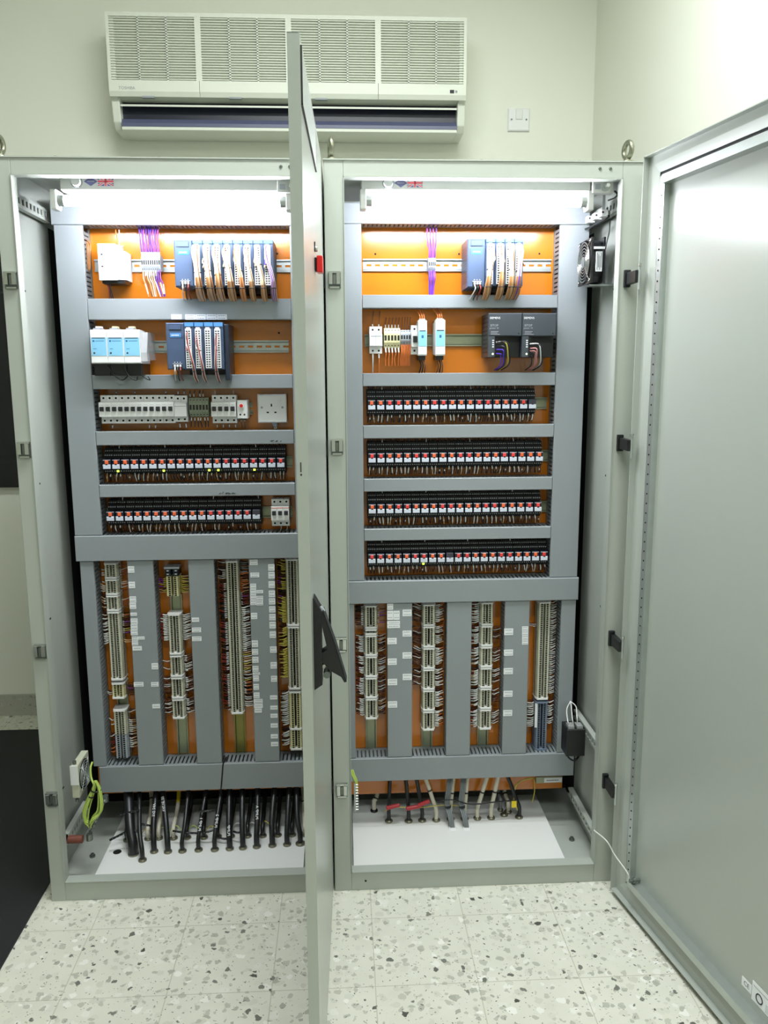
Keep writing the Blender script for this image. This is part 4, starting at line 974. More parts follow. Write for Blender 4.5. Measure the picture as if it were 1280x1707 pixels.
def rack(cab, n, px0, px1, py0, py1, yf, what, rib):
    x0, x1, z0, z1 = R(px0, py0, px1, py1, yf); p = (x1-x0)/n; h = z1-z0
    proto = thing('io_module', 'x', 'module', (x0+p/2, RF, z0), f'modules of the {what}')
    xc = x0+p/2; hw = p/2-.0003
    MB().cbox(xc-hw, xc+hw, yf, f, z0, z1, 'plc', .0015).build('body', proto)
    MB().box(xc-hw+.001, xc+hw-.001, yf-.003, yf+.02, z1-h*.075, z1+.001, 'plc_tab').build('top_tab', proto, 'pale blue top tab')
    m = MB(); a, c = xc-hw+.003, xc+hw*.45
    m.box(a, c, yf-.010, yf, z0+h*.03, z1-h*.13, 'white'); m.box(a+.003, c-.003, yf-.010, yf, z1-h*.13, z1-h*.10, 'white')
    nd = 16
    for k in range(nd):
        z = z0+h*.05+k*(h*.80)/nd
        for xx in (a+.002, (a+c)/2+.0008): m.box(xx, xx+(c-a)*.30, yf-.0104, yf-.0098, z, z+h*.028, 'ink')
    m.build('terminal_strip', proto, 'white terminal strip')
    MB().box(xc-hw, xc+hw, yf+.055, f-.002, z0-.014, z0-.0003, 'black').build('lower_housing', proto)
    for i in range(n):
        lab = f'{ORD[i+1]} module from the left in the {what}'
        if i == 0: proto['label'] = lab
        else: dup(proto, (x0+p/2+i*p, RF, z0), lab)
    return x0, p, z0, z1, h
def loom(lab, grp, xa, xb, ztop, z0, yf, cols, n=11, tie=.5, r=.0017, spread=.006):
    t = thing('wire_loom', lab, 'wire bundle', (xa, yf, z0), grp)
    m = MB()
    for k in range(n):
        u = (k/(n-1)-.5); zt = ztop-U(0, .05); c = cols[k % len(cols)]
        y = yf-.012-.006*math.cos(u*2.6)-.002*(k % 2)
        pts = [(xa+u*spread*1.2, yf-.0128, zt), (xa+u*spread*1.5, y-.005, zt-.012), (xa*.6+xb*.4+u*spread, y-.009, (ztop*.5+z0*.5)), (xb+u*spread*1.1, y-.006, z0+.012), (xb+u*spread*1.6, y+.02, z0-.020), (xb+u*spread*1.2, .262, z0-.040)]
        sp = spline(pts, 4); kk = int(len(sp)*(.35+tie*.45)); m.tube(sp[:kk+1], r*1.1, 'loom_top' if c in ('tan_wire', 'copper_wire') else c, 6); m.tube(sp[kk:], r, c, 6)
    m.build('strands', t)
    zt = z0+(ztop-z0)*tie*.8; xx = xa+(xb-xa)*(.75 if tie < .5 else .5)
    for q, zz in enumerate((zt, z0-.006)):
        xq = xx if q == 0 else xb
        k = MB(); k.tube([(xq+spread*.85*math.cos(a), yf-.0205+.007*math.sin(a), zz) for a in [2*math.pi*i/14 for i in range(15)]], .0012, 'black', 5); k.build('cable_tie', t)
# left cabinet, eight modules
yf = .205
rack_power('blue-grey power module of the eight-module rack, top of left cabinet', R(290.5, 400, 321.5, 478, yf), yf, 'plc_badge', 'left cabinet')
x0, p, z0, z1, h = rack('L', 8, 322, 456, 400, 478, yf, 'eight-module rack, left cabinet', 0)
tan = ['tan_wire', 'copper_wire', 'tan_wire', 'copper_wire', 'w_brown']
for i in range(8):
    xa = x0+(i+.36)*p; xb = xa+(.006, .008, .006, .010, .013, .012, .016, .016)[i]
    cols = tan if i not in (4, 7) else (['tan_wire', 'w_orange', 'copper_wire'] if i == 4 else ['tan_wire', 'w_purple', 'copper_wire', 'tan_wire'])
    loom(f'{ORD[i+1]} copper-coloured wire bundle from the left on the eight-module rack, left cabinet', 'copper-coloured wire bundles, left cabinet', xa, xb, z1-h*.12, z0, yf, cols, 12, (.4, .45, .33, .55, .45, .55, .65, .5)[i], .0016, .0125 if i < 4 else .0085)
# left cabinet, four modules
rack_power('dark blue power module of the four-module rack, second row of left cabinet', R(277.5, 538, 308.5, 616, yf), yf, 'plc_tab', 'left cabinet')
x0, p, z0, z1, h = rack('L', 4, 308.5, 373, 538, 616, yf, 'four-module rack, left cabinet', 0)
xe = x0+4*p
MB().cbox(xe+.0005, xe+.014, yf+.006, f, z0-.03, z1-.004, 'plc_dark', .002).top('end_cover', 'black end cover right of the four-module rack, left cabinet', 'end cover', org=(xe+.007, RF, z0))
for i in (0, 1, 3):
    xa = x0+(i+.36)*p; xb = xa+(.014, .012, 0, -.004)[i]
    loom(f'thin pink and black wire bundle on the {ORD[i+1]} module of the four-module rack', 'pink wire bundles', xa, xb, z1-h*.16, z0, yf, ['pink_wire', 'w_white', 'w_black', 'w_red'], 6, (.2, .6, 0, .6)[i], .0013, .005)
# right cabinet, four modules
rack_power('blue-grey power module with vented side, top of right cabinet', R(779, 398, 809, 479, yf), yf, 'plc_badge', 'right cabinet')
x0, p, z0, z1, h = rack('R', 4, 809.5, 872, 398, 476, yf, 'four-module rack, right cabinet', 0)
for i in range(4):
    xa = x0+(i+.45)*p; xb = xa+(-.006, .004, .006, -.002)[i]
    loom(f'{ORD[i+1]} copper-coloured wire bundle from the left on the rack, right cabinet', 'copper-coloured wire bundles, right cabinet', xa+.003, xb, z1-h*.10, z0, yf, ['tan_wire', 'copper_wire', 'tan_wire', 'copper_wire', 'w_brown'] + (['w_purple'] if i == 3 else []), 11, (.45, .35, .45, .4)[i], .0016, .0105)

# ---- dark power supplies, right cabinet
for i, (pa, pb) in enumerate(((814, 870), (870.4, 927))):
    yf = .205; x0, x1, z0, z1 = R(pa, 522, pb, 595, yf); h = z1-z0; zm = z1-h*.52; w_ = x1-x0; xs = x0+w_*.19
    t = thing('power_supply', ('left one of two dark grey power supplies, right cabinet', 'right one of two dark grey power supplies, against the duct, right cabinet')[i], 'power supply', ((x0+x1)/2, RF, z0), 'dark grey power supplies')
    MB().cbox(x0, x1-.0005, yf, f, zm, z1, 'sitop', .002).box(x0, xs, yf, f, z0, zm, 'sitop').build('body', t)
    MB().box(xs, x1-.0005, yf+.030, f, z0, zm, 'sitop_dark').build('terminal_bay', t)
    m = MB(); text(m, 'SIEMENS', (x0+w_*.19, yf-.0004, z1-h*.11), .0058, 'label_white'); text(m, 'SITOP', (x0+w_*.17, yf-.0004, z1-h*.28), .0062, 'print_grey'); text(m, 'power 10', (x0+w_*.17, yf-.0004, z1-h*.34), .0046, 'print_grey')
    for k in range(3): m.box(x0+w_*.07, x0+w_*(.30, .27, .34)[k], yf-.0006, yf-.0002, zm+.012-k*.004, zm+.0133-k*.004, 'print_grey')
    m.build('lettering', t)
    m = MB(); m.cyl((x1-w_*.1, yf-.0006, zm+.007), (x1-w_*.1, yf, zm+.007), .002, .002, 'hole', 8); m.build('screw', t)
    m = MB()
    for k in range(4): m.box(xs-.007, xs-.002, yf-.001, yf, z0+h*.22+k*.006, z0+h*.22+k*.006+.003, 'label_white')
    m.build('marking', t); MB().cyl((xs-.005, yf-.0012, z0+h*.07), (xs-.005, yf, z0+h*.07), .0026, .0026, 'led_dim', 12).build('indicator_light', t, 'lit indicator')
    MB().box(xs+.001, xs+.012, yf+.012, yf+.031, z0+.004, zm-.003, 'black').build('terminal', t)
    if i == 0:
        m = MB()
        for k in range(9): m.box(x0-.0005, x0+.001, yf+.02, f-.02, z0+.012+k*.012, z0+.016+k*.012, 'sitop_dark')
        m.build('vent', t)
    cl = [('w_yellow', .34, .52), ('w_purple', .08, .24), ('w_purple', .17, .33), ('w_black', .34, .55), ('w_black', .24, .36)] if i == 0 else [('w_white', .30, .48), ('pink_wire', .14, .26), ('pink_wire', .20, .30), ('w_black', .28, .5), ('w_black', .1, .1)]
    for k, (c, za, xf) in enumerate(cl):
        xa = xs+.006; za_ = z0+h*(za+.0)
        nm = {'w_yellow': 'yellow', 'w_purple': 'purple', 'w_black': 'black', 'w_white': 'white', 'pink_wire': 'pink'}[c]
        wire([(xa, yf+.0095-k*.0045, za_), (xa+w_*.2*xf/.4, yf-.004-k*.0045, za_-.002), (x0+w_*(.19+xf*.8), yf+.006-k*.0045, z0+.002), (x0+w_*(.24+xf*.75), yf+.03-k*.0045, z0-.022), (x0+w_*(.2+xf*.6), .285-k*.0045, z0-.037)], .0018, c, 'w_white' if k == 0 else None, f'{nm} wire curving out of the {("left", "right")[i]} dark grey power supply', 'wires of the dark power supplies', (0, .12), 5)

# ---- thermostat with red button and the white socket outlet, left cabinet
def mk_timer(t, x0, x1, z0, z1, xc, zc):
    yf = .262
    MB().cbox(x0, x1, yf, f, z0, z1, 'white', .002).build('body', t)
    MB().cyl((xc-.002, yf-.004, z1-.016), (xc-.002, yf, z1-.016), .0085, .0085, 'white_gloss', 20).build('dial', t); MB().cyl((xc-.002, yf-.0065, z1-.016), (xc-.002, yf-.003, z1-.016), .005, .005, 'red', 18).build('button', t, 'red button')
    m = MB()
    for s in (-1, 1): m.cyl((xc+s*.006, yf-.0006, z0+.012), (xc+s*.006, yf+.001, z0+.012), .0028, .0028, 'hole', 10)
    m.box(x0+.004, x1-.004, yf+.002, f-.01, z0-.003, z0, 'black'); m.build('terminal', t)
    for s in (-1, 1): wire([(xc+s*.005, yf+.01, z0-.002), (xc+s*.005, yf+.01, z0-.012), (xc+s*.005, yf+.03, z0-.030)], .0013, 'w_brown', 'w_white', 'thin wire below the red-buttoned device, left cabinet', 'thermostat wires', (.1, .35), 3)
simple_unit('thermostat', 'small white device with red button right of the four breakers', 'thermostat', R(395, 667, 412.5, 698, .262), mk_timer)
x0, x1, z0, z1 = R(429.5, 657, 478, 704.5, .285); xc, zc = (x0+x1)/2, (z0+z1)/2; yf = .282
t = thing('socket_outlet', 'white switched three-pin socket in the left cabinet', 'socket', (xc, YP, z0))
MB().box(x0+.003, x1-.003, yf+.008, YP-.0004, z0+.003, z1-.003, 'white').build('back_box', t); MB().cbox(x0, x1, yf, yf+.009, z0, z1, 'white_gloss', .003).build('plate', t)
m = MB(); m.box(xc-.004, xc+.0, yf-.0004, yf+.001, zc+.0055, zc+.0135, 'hole')
for s in (-1, 1): m.box(xc-.002+s*.0112-.0032, xc-.002+s*.0112+.0032, yf-.0004, yf+.001, zc-.0135, zc-.0095, 'hole')
m.build('pin_holes', t); MB().box(x1-.026, x1-.017, yf-.004, yf, zc+.008, zc+.028, 'white').build('rocker', t, bevel=.001)
for s in (-1, 1): MB().cyl((xc+s*.0302, yf-.0008, zc+.003), (xc+s*.0302, yf, zc+.003), .0034, .0034, 'print_grey', 12).build('screw', t)
MB().cyl((xc+.006, .30, z0-.0005), (xc+.006, .30, z0-.012), .010, .007, 'print_grey', 14).build('cable_entry', t)
for q in range(2): wire([(xc+.004+q*.004, .30, z0-.0138), (xc+.004+q*.006, .296, z0-.0175), (xc+.006+q*.004, .30, z0-.0185)], .0016, 'w_white', None, 'white wire below the socket outlet', 'socket wires', n=3)
# brown wires spilling out of the left duct at the top
for k in range(5):
    x, z = W(143+k*1.6, 400, .285); x2, z2 = W(146+k*1.0, 455, .285)
    wire([(x-.012, .30, z+.004), (x+.002, .283, z-.015), (x2+.004, .280, (z+z2)/2), (x2+.001, .283, z2+.012), (x2-.01, .30, z2)], .0016, 'w_brown' if k % 2 else 'copper_wire', None, 'brown wire bulging from the left duct beside the white power unit', 'brown wires at the duct', n=5)

# ================================================================== terminal columns
TERM = {}
def term_mesh(body, p):
    key = (body, round(p, 5))
    if key not in TERM:
        b = MB(); f = RF; h = p/2-.0003
        b.box(-.0205, .0205, f-.018, f, -h, h, body)
        for s in (-1, 1):
            a, c = sorted((s*.0035, s*.0205))
            b.prism([(s*.0205, f-.018), (s*.0205, f-.030), (s*.0170, f-.0430), (s*.0035, f-.0430), (s*.0035, f-.018)], -h, h, body, 'z')
            b.box(*sorted((s*.0056, s*.0118)), f-.0434, f-.0425, -h*.72, h*.72, 'hole')
            b.box(*sorted((s*.0202, s*.0208)), f-.027, f-.021, -h*.6, h*.6, 'hole')
        b.box(-.0035, .0035, f-.0235, f-.018, -h*.8, h*.8, 'black')
        TERM[key] = b.mesh('terminal', (0, RF, 0))
    return TERM[key]
EDGE = {('R', 'first'): ('Rll', 'RA'), ('R', 'second'): ('RA', 'RB'), ('R', 'third'): ('RB', 'RC'), ('R', 'fourth'): ('RC', 'RR'), ('L', 'first'): ('Lll', 'LA'), ('L', 'second'): ('LA', 'LB'), ('L', 'third'): ('LB', 'LC'), ('L', 'fourth'): ('LC', None)}
def block(cab, col, idx, xc, y0, y1, n, body, desc, cname, left=None, right=None, brk='white', X=None, caps=(1, 1), lstrip=False):
    x, zt = W(xc, y0, .275); _, zb = W(xc, y1, .275)
    if X is not None: x = X
    zt -= .0005; zb += .0005
    bw = .0055; a = zb+(bw if caps[1] else 0); c = zt-(bw if caps[0] else 0); p = (c-a)/n
    where = f'{cname} column, {CABN[cab]}'
    t = thing('terminal_block', f'{desc}, {where}', 'terminal block', (x, RF, zb), f'terminal blocks of the {where}')
    f = RF
    for i in range(n):
        o = bpy.data.objects.new('terminal', term_mesh(body, p)); C.objects.link(o); o.parent = t; o.location = (0, 0, a+(i+.5)*p-zb)
    for k, zc in ((0, zt-bw/2), (1, zb+bw/2)):
        if not caps[k]: continue
        b = MB(); b.prism([(x-.0215, f), (x-.0215, f-.034), (x-.017, f-.047), (x+.017, f-.047), (x+.0215, f-.034), (x+.0215, f)], zc-bw/2+.0002, zc+bw/2-.0002, brk, 'z')
        b.build('end_bracket', t)
    if lstrip: MB().box(x-.0225, x-.0145, f-.0452, f-.0432, (a+c)/2-.004, c, 'label_white').build('marker_strip', t)
    for s, spec in ((-1, left), (1, right)):
        if not spec: continue
        ek = EDGE[(cab, cname)][0 if s < 0 else 1]; gap = abs((DUCT[ek+'_r'][1 if s < 0 else 0] if ek else x+.05)-x)-.0225
        side = 'left' if s < 0 else 'right'
        for i in range(n):
            z = a+(i+.5)*p; u = 1-(i+.5)/n                  # u runs from the top down
            if any(q[0] <= u < q[1] and q[4] > .6 for q in spec):
                L = (gap-.004)
                for q in range(2): wire([(x+s*.0225, f-.012-q*.007, z+U(-.001, .001)), (x+s*.0225+s*L*.5, f-.014-q*.007, z+U(-.003, .003)), (x+s*.0225+s*L, f-.010-q*.007, z+U(-.004, .004))], .0012, random.choice(['w_darkbrown', 'w_black', 'w_darkred']), None, '', '', n=2)
            for (u0, u1, ins, slv, prob, rr, part, slope) in spec:
                if u0 <= u < u1 and U(0, 1) < prob:
                    ins_ = random.choice(ins) if isinstance(ins, (list, tuple)) else ins
                    L = min(U(.016, .021), (gap-.003)/1.25); sl = slope+U(-.003, .003)
                    wire([(x+s*.0225, f-.025, z), (x+s*.0225+s*L*.35, f-.031, z+sl*.25+U(-.0008, .0008)), (x+s*.0225+s*L*.75, f-.029, z+sl*.7), (x+s*.0225+s*L*1.25, f-.024, z+sl)],
                         rr*1.3, ins_, slv, f'thin wire {side} of the {desc}, {where}'.replace(' terminal block', ' block').replace(' from the top', ' from top'), f'{side} wires of the {desc}, {where}', part, 3)
    return x, a, c
WS = 'w_white'; BR = ['w_brown', 'w_red', 'tan_wire']
# (from, to, insulation, sleeve, share, radius, sleeve part, slope)
def ordn(i, n): return ORD[i+1]
# right cabinet, first column
X1 = W(618.5, 1100, .275)[0]
lw = [(0, 1, [WS, 'w_red', 'w_brown'], WS, .93, .0011, (.0, .72), .004)]
rw = [(.05, 1, [WS, 'w_brown', WS, 'tan_wire'], None, .72, .0010, (0, .3), .006)]
rw1 = [(0, 1, ['w_brown', 'w_violet'], WS, .6, .0010, (0, .25), .000)]
lw1 = [(0, 1, ['w_brown', 'w_black'], WS, .85, .0012, (0, .3), .000)]
ys = [1009, 1048, 1058.5, 1093.5, 1129, 1164, 1199]; k = 0
for i in range(6):
    n = 2 if i == 1 else 10
    block('R', 1, i, 618, ys[i], ys[i+1]-.4, n, 'term_beige' if i != 1 else 'fuse_green', f'{ORD[i+1]} terminal block from the top' if i != 1 else 'tiny two-terminal block', 'first', lw1 if i == 0 else (None if i == 1 else lw), rw1 if i == 0 else (None if i == 1 else rw), X=X1)
X2 = W(714.5, 1100, .275)[0]; ys = [1007, 1043.6, 1079.4, 1115, 1150, 1185, 1217.8]
lw2 = [(.05, 1, ['w_brown', WS, 'w_brown'], None, .75, .0010, (0, .2), .007)]; rw2 = [(.0, 1, [WS, WS, 'w_orange', 'tan_wire'], WS, .95, .0012, (0, .55), .004)]
for i in range(6):
    block('R', 2, i, 714, ys[i], ys[i+1]-.4, 10, 'term_beige', f'{ORD[i+1]} terminal block from the top', 'second', lw2 if i < 4 else None, rw2, X=X2)
X3 = W(810.5, 1100, .275)[0]; ys = [1003.8, 1042.6, 1077.5, 1112.4, 1147, 1182, 1216]
lw3 = [(.0, 1, [WS, WS, 'w_red', 'tan_wire'], WS, .95, .0012, (0, .7), -.004)]; rw3 = [(.1, .95, ['w_brown', WS, WS], None, .75, .0010, (0, .2), .006)]
for i in range(6):
    block('R', 3, i, 811, ys[i], ys[i+1]-.4, 10, 'term_beige', f'{ORD[i+1]} terminal block from the top', 'third', lw3, rw3 if i else None, X=X3)
X4 = W(905.5, 1100, .275)[0]
block('R', 4, 0, 906, 1002.8, 1166, 50, 'term_beige', 'very long beige terminal block', 'fourth', [(.22, .26, 'w_white', None, .8, .001, (0, .2), 0)], [(.0, .98, [WS, WS, 'w_grey'], WS, .98, .0011, (0, .5), .004)], X=X4)
block('R', 4, 1, 903, 1169, 1250.5, 24, 'term_blue', 'blue-grey terminal block', 'fourth', [(.02, .55, [WS, 'w_brown'], WS, .95, .0012, (0, .9), -.002)], [(.02, .52, [WS, 'w_brown'], WS, .9, .0012, (0, .8), .002)], 'term_blue', X=X4, lstrip=True)
# left cabinet, first column
XL1 = W(190, 1040, .275)[0]
lA = [(.1, .95, [WS, 'w_brown'], WS, .6, .0011, (0, .6), .003)]; rA = [(.05, .95, ['w_brown', WS, 'w_red'], WS, .5, .0010, (0, .25), .003)]
lA3 = [(.0, 1, ['tan_wire', 'copper_wire'], WS, .7, .0011, (0, .4), .002)]
for i, (a, c) in enumerate(((938, 965), (965, 992), (992, 1019))):
    block('L', 1, i, 187, a, c-.4, 7, 'term_beige', f'{ORD[i+1]} short terminal block from the top', 'first', lA3 if i == 2 else lA, rA, X=XL1)
block('L', 1, 3, 192, 1019, 1134, 36, 'term_beige', 'long beige terminal block', 'first', [(.0, .05, WS, None, .8, .001, (0, .2), .002), (.08, .46, [WS, WS, 'w_brown'], WS, .9, .0014, (0, .85), -.004)], [(.02, .35, ['w_brown', 'w_violet', 'w_orange', 'w_yellow'], WS, .7, .0011, (0, .25), .002), (.42, .5, 'tan_wire', None, .6, .0012, (0, .2), -.004)], X=XL1)
block('L', 1, 4, 197, 1137.6, 1164.6, 7, 'term_cream', 'short cream terminal block', 'first', [(.7, 1, WS, None, .8, .001, (0, .2), .002)], [(.2, 1, ['w_brown', 'w_black', 'w_violet'], None, .9, .001, (0, .2), -.006)], X=XL1)
block('L', 1, 5, 201, 1182.7, 1224.5, 12, 'term_beige', 'lower beige-grey terminal block', 'first', [(.4, 1, [WS, 'w_brown'], WS, .6, .0011, (0, .6), .003)], [(.0, .15, WS, None, .8, .001, (0, .2), .006), (.45, 1, [WS, 'w_brown', 'tan_wire'], WS, .8, .0011, (0, .6), .002)], X=XL1, caps=(1, 0))
block('L', 1, 6, 205, 1225, 1264, 11, 'term_grey', 'lowest grey terminal block', 'first', [(.0, .8, ['w_orange', WS, 'w_red', 'pink_wire'], None, .8, .0012, (0, .6), -.006)], [(.0, .6, [WS, 'tan_wire'], WS, .8, .0012, (0, .6), .002)], X=XL1, caps=(0, 0))
# left cabinet, second column
XL2 = W(291.5, 1060, .275)[0]
x, z = W(288.5, 945, .275)
t = thing('terminal_block', 'small terminal block with dark head at the top, second terminal column, left cabinet', 'terminal block', (XL2, RF, z), 'terminal blocks of the second terminal column, left cabinet')
_, za = W(288.5, 960, .275)
MB().box(XL2-.0225, XL2+.0225, RF-.044, RF, z-.006, z, 'term_grey').build('end_bracket', t)
m = MB(); 
for s in (-1, 1):
    for k in range(2): m.cbox(*sorted((XL2+s*.003, XL2+s*.0195)), RF-.043, RF, za+.001+k*.0105, za+.0105+k*.0105, 'plc_dark', .001); m.box(*sorted((XL2+s*.009, XL2+s*.015)), RF-.0435, RF-.0425, za+.004+k*.0105, za+.007+k*.0105, 'label_white')
m.build('dark_head', t, 'dark plug head')
YL = ['w_yellow', 'tan_wire', 'w_yellow']
block('L', 2, 0, 288.5, 960.5, 994, 10, 'term_cream', 'short cream terminal block', 'second', [(.1, .95, YL+['w_violet'], 'w_yellow', .8, .0012, (0, .3), .001)], [(.0, .95, YL, 'w_yellow', .8, .0012, (0, .3), -.003)], X=XL2, caps=(0, 0))
block('L', 2, 1, 291, 1023, 1091, 21, 'term_beige', 'tall terminal block', 'second', [(.02, .7, ['w_red', WS, 'w_red'], WS, .95, .0013, (0, .7), .001)], [(.0, .7, WS, None, .97, .0013, (0, .7), .005)], X=XL2)
for i, (a, c) in enumerate(((1092, 1128), (1128.6, 1164), (1164.6, 1198))):
    block('L', 2, 2+i, 295, a, c, 11, 'term_beige', f'{("upper", "middle", "lower")[i]} of three small terminal blocks', 'second', ([(.3, .8, ['w_brown', WS], None, .4, .001, (0, .5), .003)] if i == 0 else [(.0, 1, [WS, WS, 'w_brown'], None, .7, .0011, (0, .6), -.003)]), [(.0, .95, [WS, 'w_brown'], WS, .75, .0011, (0, .4), .004)], X=XL2)
# left cabinet, third column
XL3 = W(391, 1060, .275)[0]
block('L', 3, 0, 391, 934.6, 1190, 80, 'term_beige', 'single very long terminal block', 'third', [(.0, .12, [WS, 'w_black'], WS, .75, .0011, (0, .5), .003), (.12, 1, ['w_red', 'w_brown', 'w_red', 'w_black'], WS, .92, .0011, (0, .28), .002)],
      [(.0, .08, ['w_grey', WS], None, .9, .0011, (0, .3), .0), (.08, .2, ['w_orange', 'tan_wire', 'w_brown'], 'w_orange', .85, .0012, (0, .3), .001), (.2, .3, ['w_violet', 'w_brown', 'w_red'], WS, .8, .0011, (0, .2), .0), (.3, .6, [WS, 'w_grey', WS], WS, .9, .0012, (0, .6), .003), (.6, .8, ['w_yellow', 'tan_wire', WS], None, .9, .0012, (0, .6), .001), (.8, .9, ['w_brown', WS, 'w_orange'], WS, .8, .0011, (0, .3), .0), (.9, .98, WS, None, .95, .0012, (0, .6), -.002)], X=XL3)
# left cabinet, fourth column, its right half behind the door
XL4 = W(489.5, 1060, .275)[0]
yl = [(.0, 1, ['w_yellow', 'w_yellow', 'w_brown', 'w_black', 'w_violet'], 'w_yellow', .85, .0012, (0, .6), .004)]
gr = [(.0, 1, ['w_grey', WS, 'w_black'], WS, .7, .0011, (0, .4), .0)]
block('L', 4, 0, 487, 931.5, 1043.4, 36, 'term_beige', 'upper long terminal block', 'fourth', yl, gr, X=XL4)
block('L', 4, 1, 489.5, 1043.8, 1149, 34, 'term_beige', 'lower long terminal block', 'fourth', [(.0, .85, ['w_yellow', 'w_yellow', 'w_brown', 'tan_wire'], 'w_yellow', .9, .0013, (0, .6), -.004)], gr, X=XL4)
block('L', 4, 2, 491.5, 1152, 1216.5, 18, 'term_cream', 'taller cream terminal block', 'fourth', [(.0, .95, [WS, WS, 'w_red'], WS, .95, .0013, (0, .8), -.005)], [(.0, 1, WS, None, .9, .0011, (0, .4), .0)], X=XL4)
block('L', 4, 3, 492.5, 1217, 1250, 9, 'term_cream', 'short cream terminal block at the bottom', 'fourth', [(.05, .9, [WS, WS, 'w_red'], WS, .9, .0013, (0, .8), -.005)], [(.0, 1, WS, None, .9, .0011, (0, .4), .0)], X=XL4, caps=(0, 1))
def vr(xc, X, y0, y1, m, lab):
    zt = W(xc, y0, YR)[1]; zb = max(W(xc, y1, YR)[1], 0); rail((X-.0175, X+.0175, zb, zt), 'v', m, lab, False)
vr(618, X1, 1006, 1248, 'zinc_dull', 'upright mounting rail of the first terminal column, right cabinet'); vr(712, X2, 1005, 1246, 'zinc_dull', 'upright mounting rail of the second terminal column, right cabinet')
vr(808, X3, 1002, 1244, 'zinc_dull', 'upright mounting rail of the third terminal column, right cabinet'); vr(905, X4, 1001, 1244, 'zinc_dull', 'upright mounting rail of the fourth terminal column, right cabinet')
vr(195, XL1, 937, 1262, 'zinc_dull', 'upright mounting rail of the first terminal column, left cabinet'); vr(298, XL2, 942, 1257, 'zinc_dull', 'upright mounting rail of the second terminal column, left cabinet')
vr(397, XL3, 934, 1255, 'olive', 'upright olive-coloured mounting rail of the third terminal column, left cabinet'); vr(490, XL4, 931, 1252, 'zinc_dull', 'upright mounting rail of the fourth terminal column, left cabinet')

# ================================================================== cables rising from the gland plates
ZG = .0442
zLb = DUCT['Lb_r'][2]; zRb = DUCT['Rb_r'][2]
def cable(name, lab, grp, gpx, top, r, m, gl=.013, back=False, glm='brass', wob=0, txt=None, bands=(), mid=None, topm=None, cut=None):
    gx, gy = G(gpx[0], gpx[1], ZG+.004); yt = .345 if back else .288
    zd = zLb if gx < 0 else zRb
    tx = W(top[0], top[1], yt)[0]; z1 = zd+.030
    gy = min(gy, .40)
    t = thing(name, lab, 'cable', (gx, gy, ZG), grp)
    zc = zd-ZG
    pts = [(gx, gy, ZG+.001), (gx, gy, ZG+zc*.22), (gx*.7+tx*.3+wob, gy*.80+yt*.20, ZG+zc*.45), (gx*.35+tx*.65+wob*.6, gy*.4+yt*.6, ZG+zc*.72), (tx, yt, zd-.005), (tx, yt, z1)]
    if back:
        zp = (ZPLL if gx < 0 else ZPL)-.012; pts[2:4] = [(gx*.6+tx*.4+wob, max(gy, .36)*.7+gy*.3, ZG+(zp-ZG)*.62), (tx*.9+gx*.1, .366, zp)]; pts[4] = (tx, .366, zd-.005); pts[5] = (tx, .366, z1)
    if mid: pts[2:4] = [Vector(q) for q in mid]
    sp = spline(pts, 7)
    if topm:
        k = int(len(sp)*topm[1]); MB().tube(sp[:k+1], r, m, 12).build('sheath', t); MB().tube(sp[k:], r*1.05, topm[0], 12).build('tape', t, 'yellow tape wrapping')
    else: MB().tube(sp, r, m, 12).build('sheath', t)
    if gl:
        g = MB(); g.cyl((gx, gy, ZG), (gx, gy, ZG+.004), gl, gl, glm, 20).cyl((gx, gy, ZG+.004), (gx, gy, ZG+.0075), gl*.92, gl*.74, glm, 20); g.build('gland', t)
    for fr in bands:
        i = int(fr*(len(sp)-1)); d = (sp[min(i+1, len(sp)-1)]-sp[max(i-1, 0)]).normalized()*.0022
        MB().cyl(sp[i]-d, sp[i]+d, r*1.18, r*1.18, 'black', 14).build('band', t)
    if txt:
        i = int(txt[1]*(len(sp)-1)); a, b_ = sp[max(i-4, 0)], sp[min(i+4, len(sp)-1)]; up = (b_-a).normalized(); c = sp[i]
        nrm = Vector((0, -1, 0)); nrm = (nrm-up*nrm.dot(up)).normalized(); rt = up; uu = nrm.cross(up)*-1
        mb = MB(); text(mb, txt[0], c+nrm*(r+.0006), .0088, 'label_white', rt, uu); mb.build('marking', t, 'white lettering')
    return sp
fr_g = 'black cables in the front row, left cabinet'
fx = [((222.5, 1422), (214, 1320), .0150, .0165, None, 0, ()), ((237.5, 1432.5), (232.5, 1320), .0068, .0125, None, 0, ()), ((257, 1418), (261, 1320), .0074, .0125, ('S/G 24V', .55), 0, ()), ((280, 1418.5), (271, 1320), .0076, .0125, ('VALVE 33', .62), .004, ()),
      ((304, 1417.5), (315.5, 1320), .0058, .0125, None, .004, ()), ((331, 1415.5), (346, 1320), .0056, .0125, ('PUMP 1', .42), 0, ()), ((358, 1415), (371, 1320), .0060, .0125, ('PUMP 2', .45), .0, ()), ((383, 1413.5), (383, 1318), .0078, .0125, ('PUMP', .32), 0, (.9,)),
      ((405, 1412), (404.5, 1318), .0074, .0125, None, 0, ()), ((428, 1410), (430, 1318), .0076, .0125, ('PUMP A', .5), .002, ()), ((454, 1408), (459, 1318), .0078, .0125, None, -.003, ()), ((478.5, 1406.5), (483, 1318), .0072, .0125, None, 0, ()), ((500.5, 1405), (494, 1320), .0070, .0150, None, -.004, ())]
for i, (g, tp, r, gl, tx_, wob, bd) in enumerate(fx):
    r = r*1.12 if i > 1 else r
    lab = 'thick black cable, the fattest on the gland plate, left cabinet' if i == 0 else f'black cable standing foremost beside the thickest cable, left cabinet' if i == 1 else f'{ORD[i-1]} black cable right of the thickest one, front row, left cabinet'
    cable('cable', lab, fr_g, g, tp, r, 'cable_black', gl, False, 'brass', wob, tx_, bd)
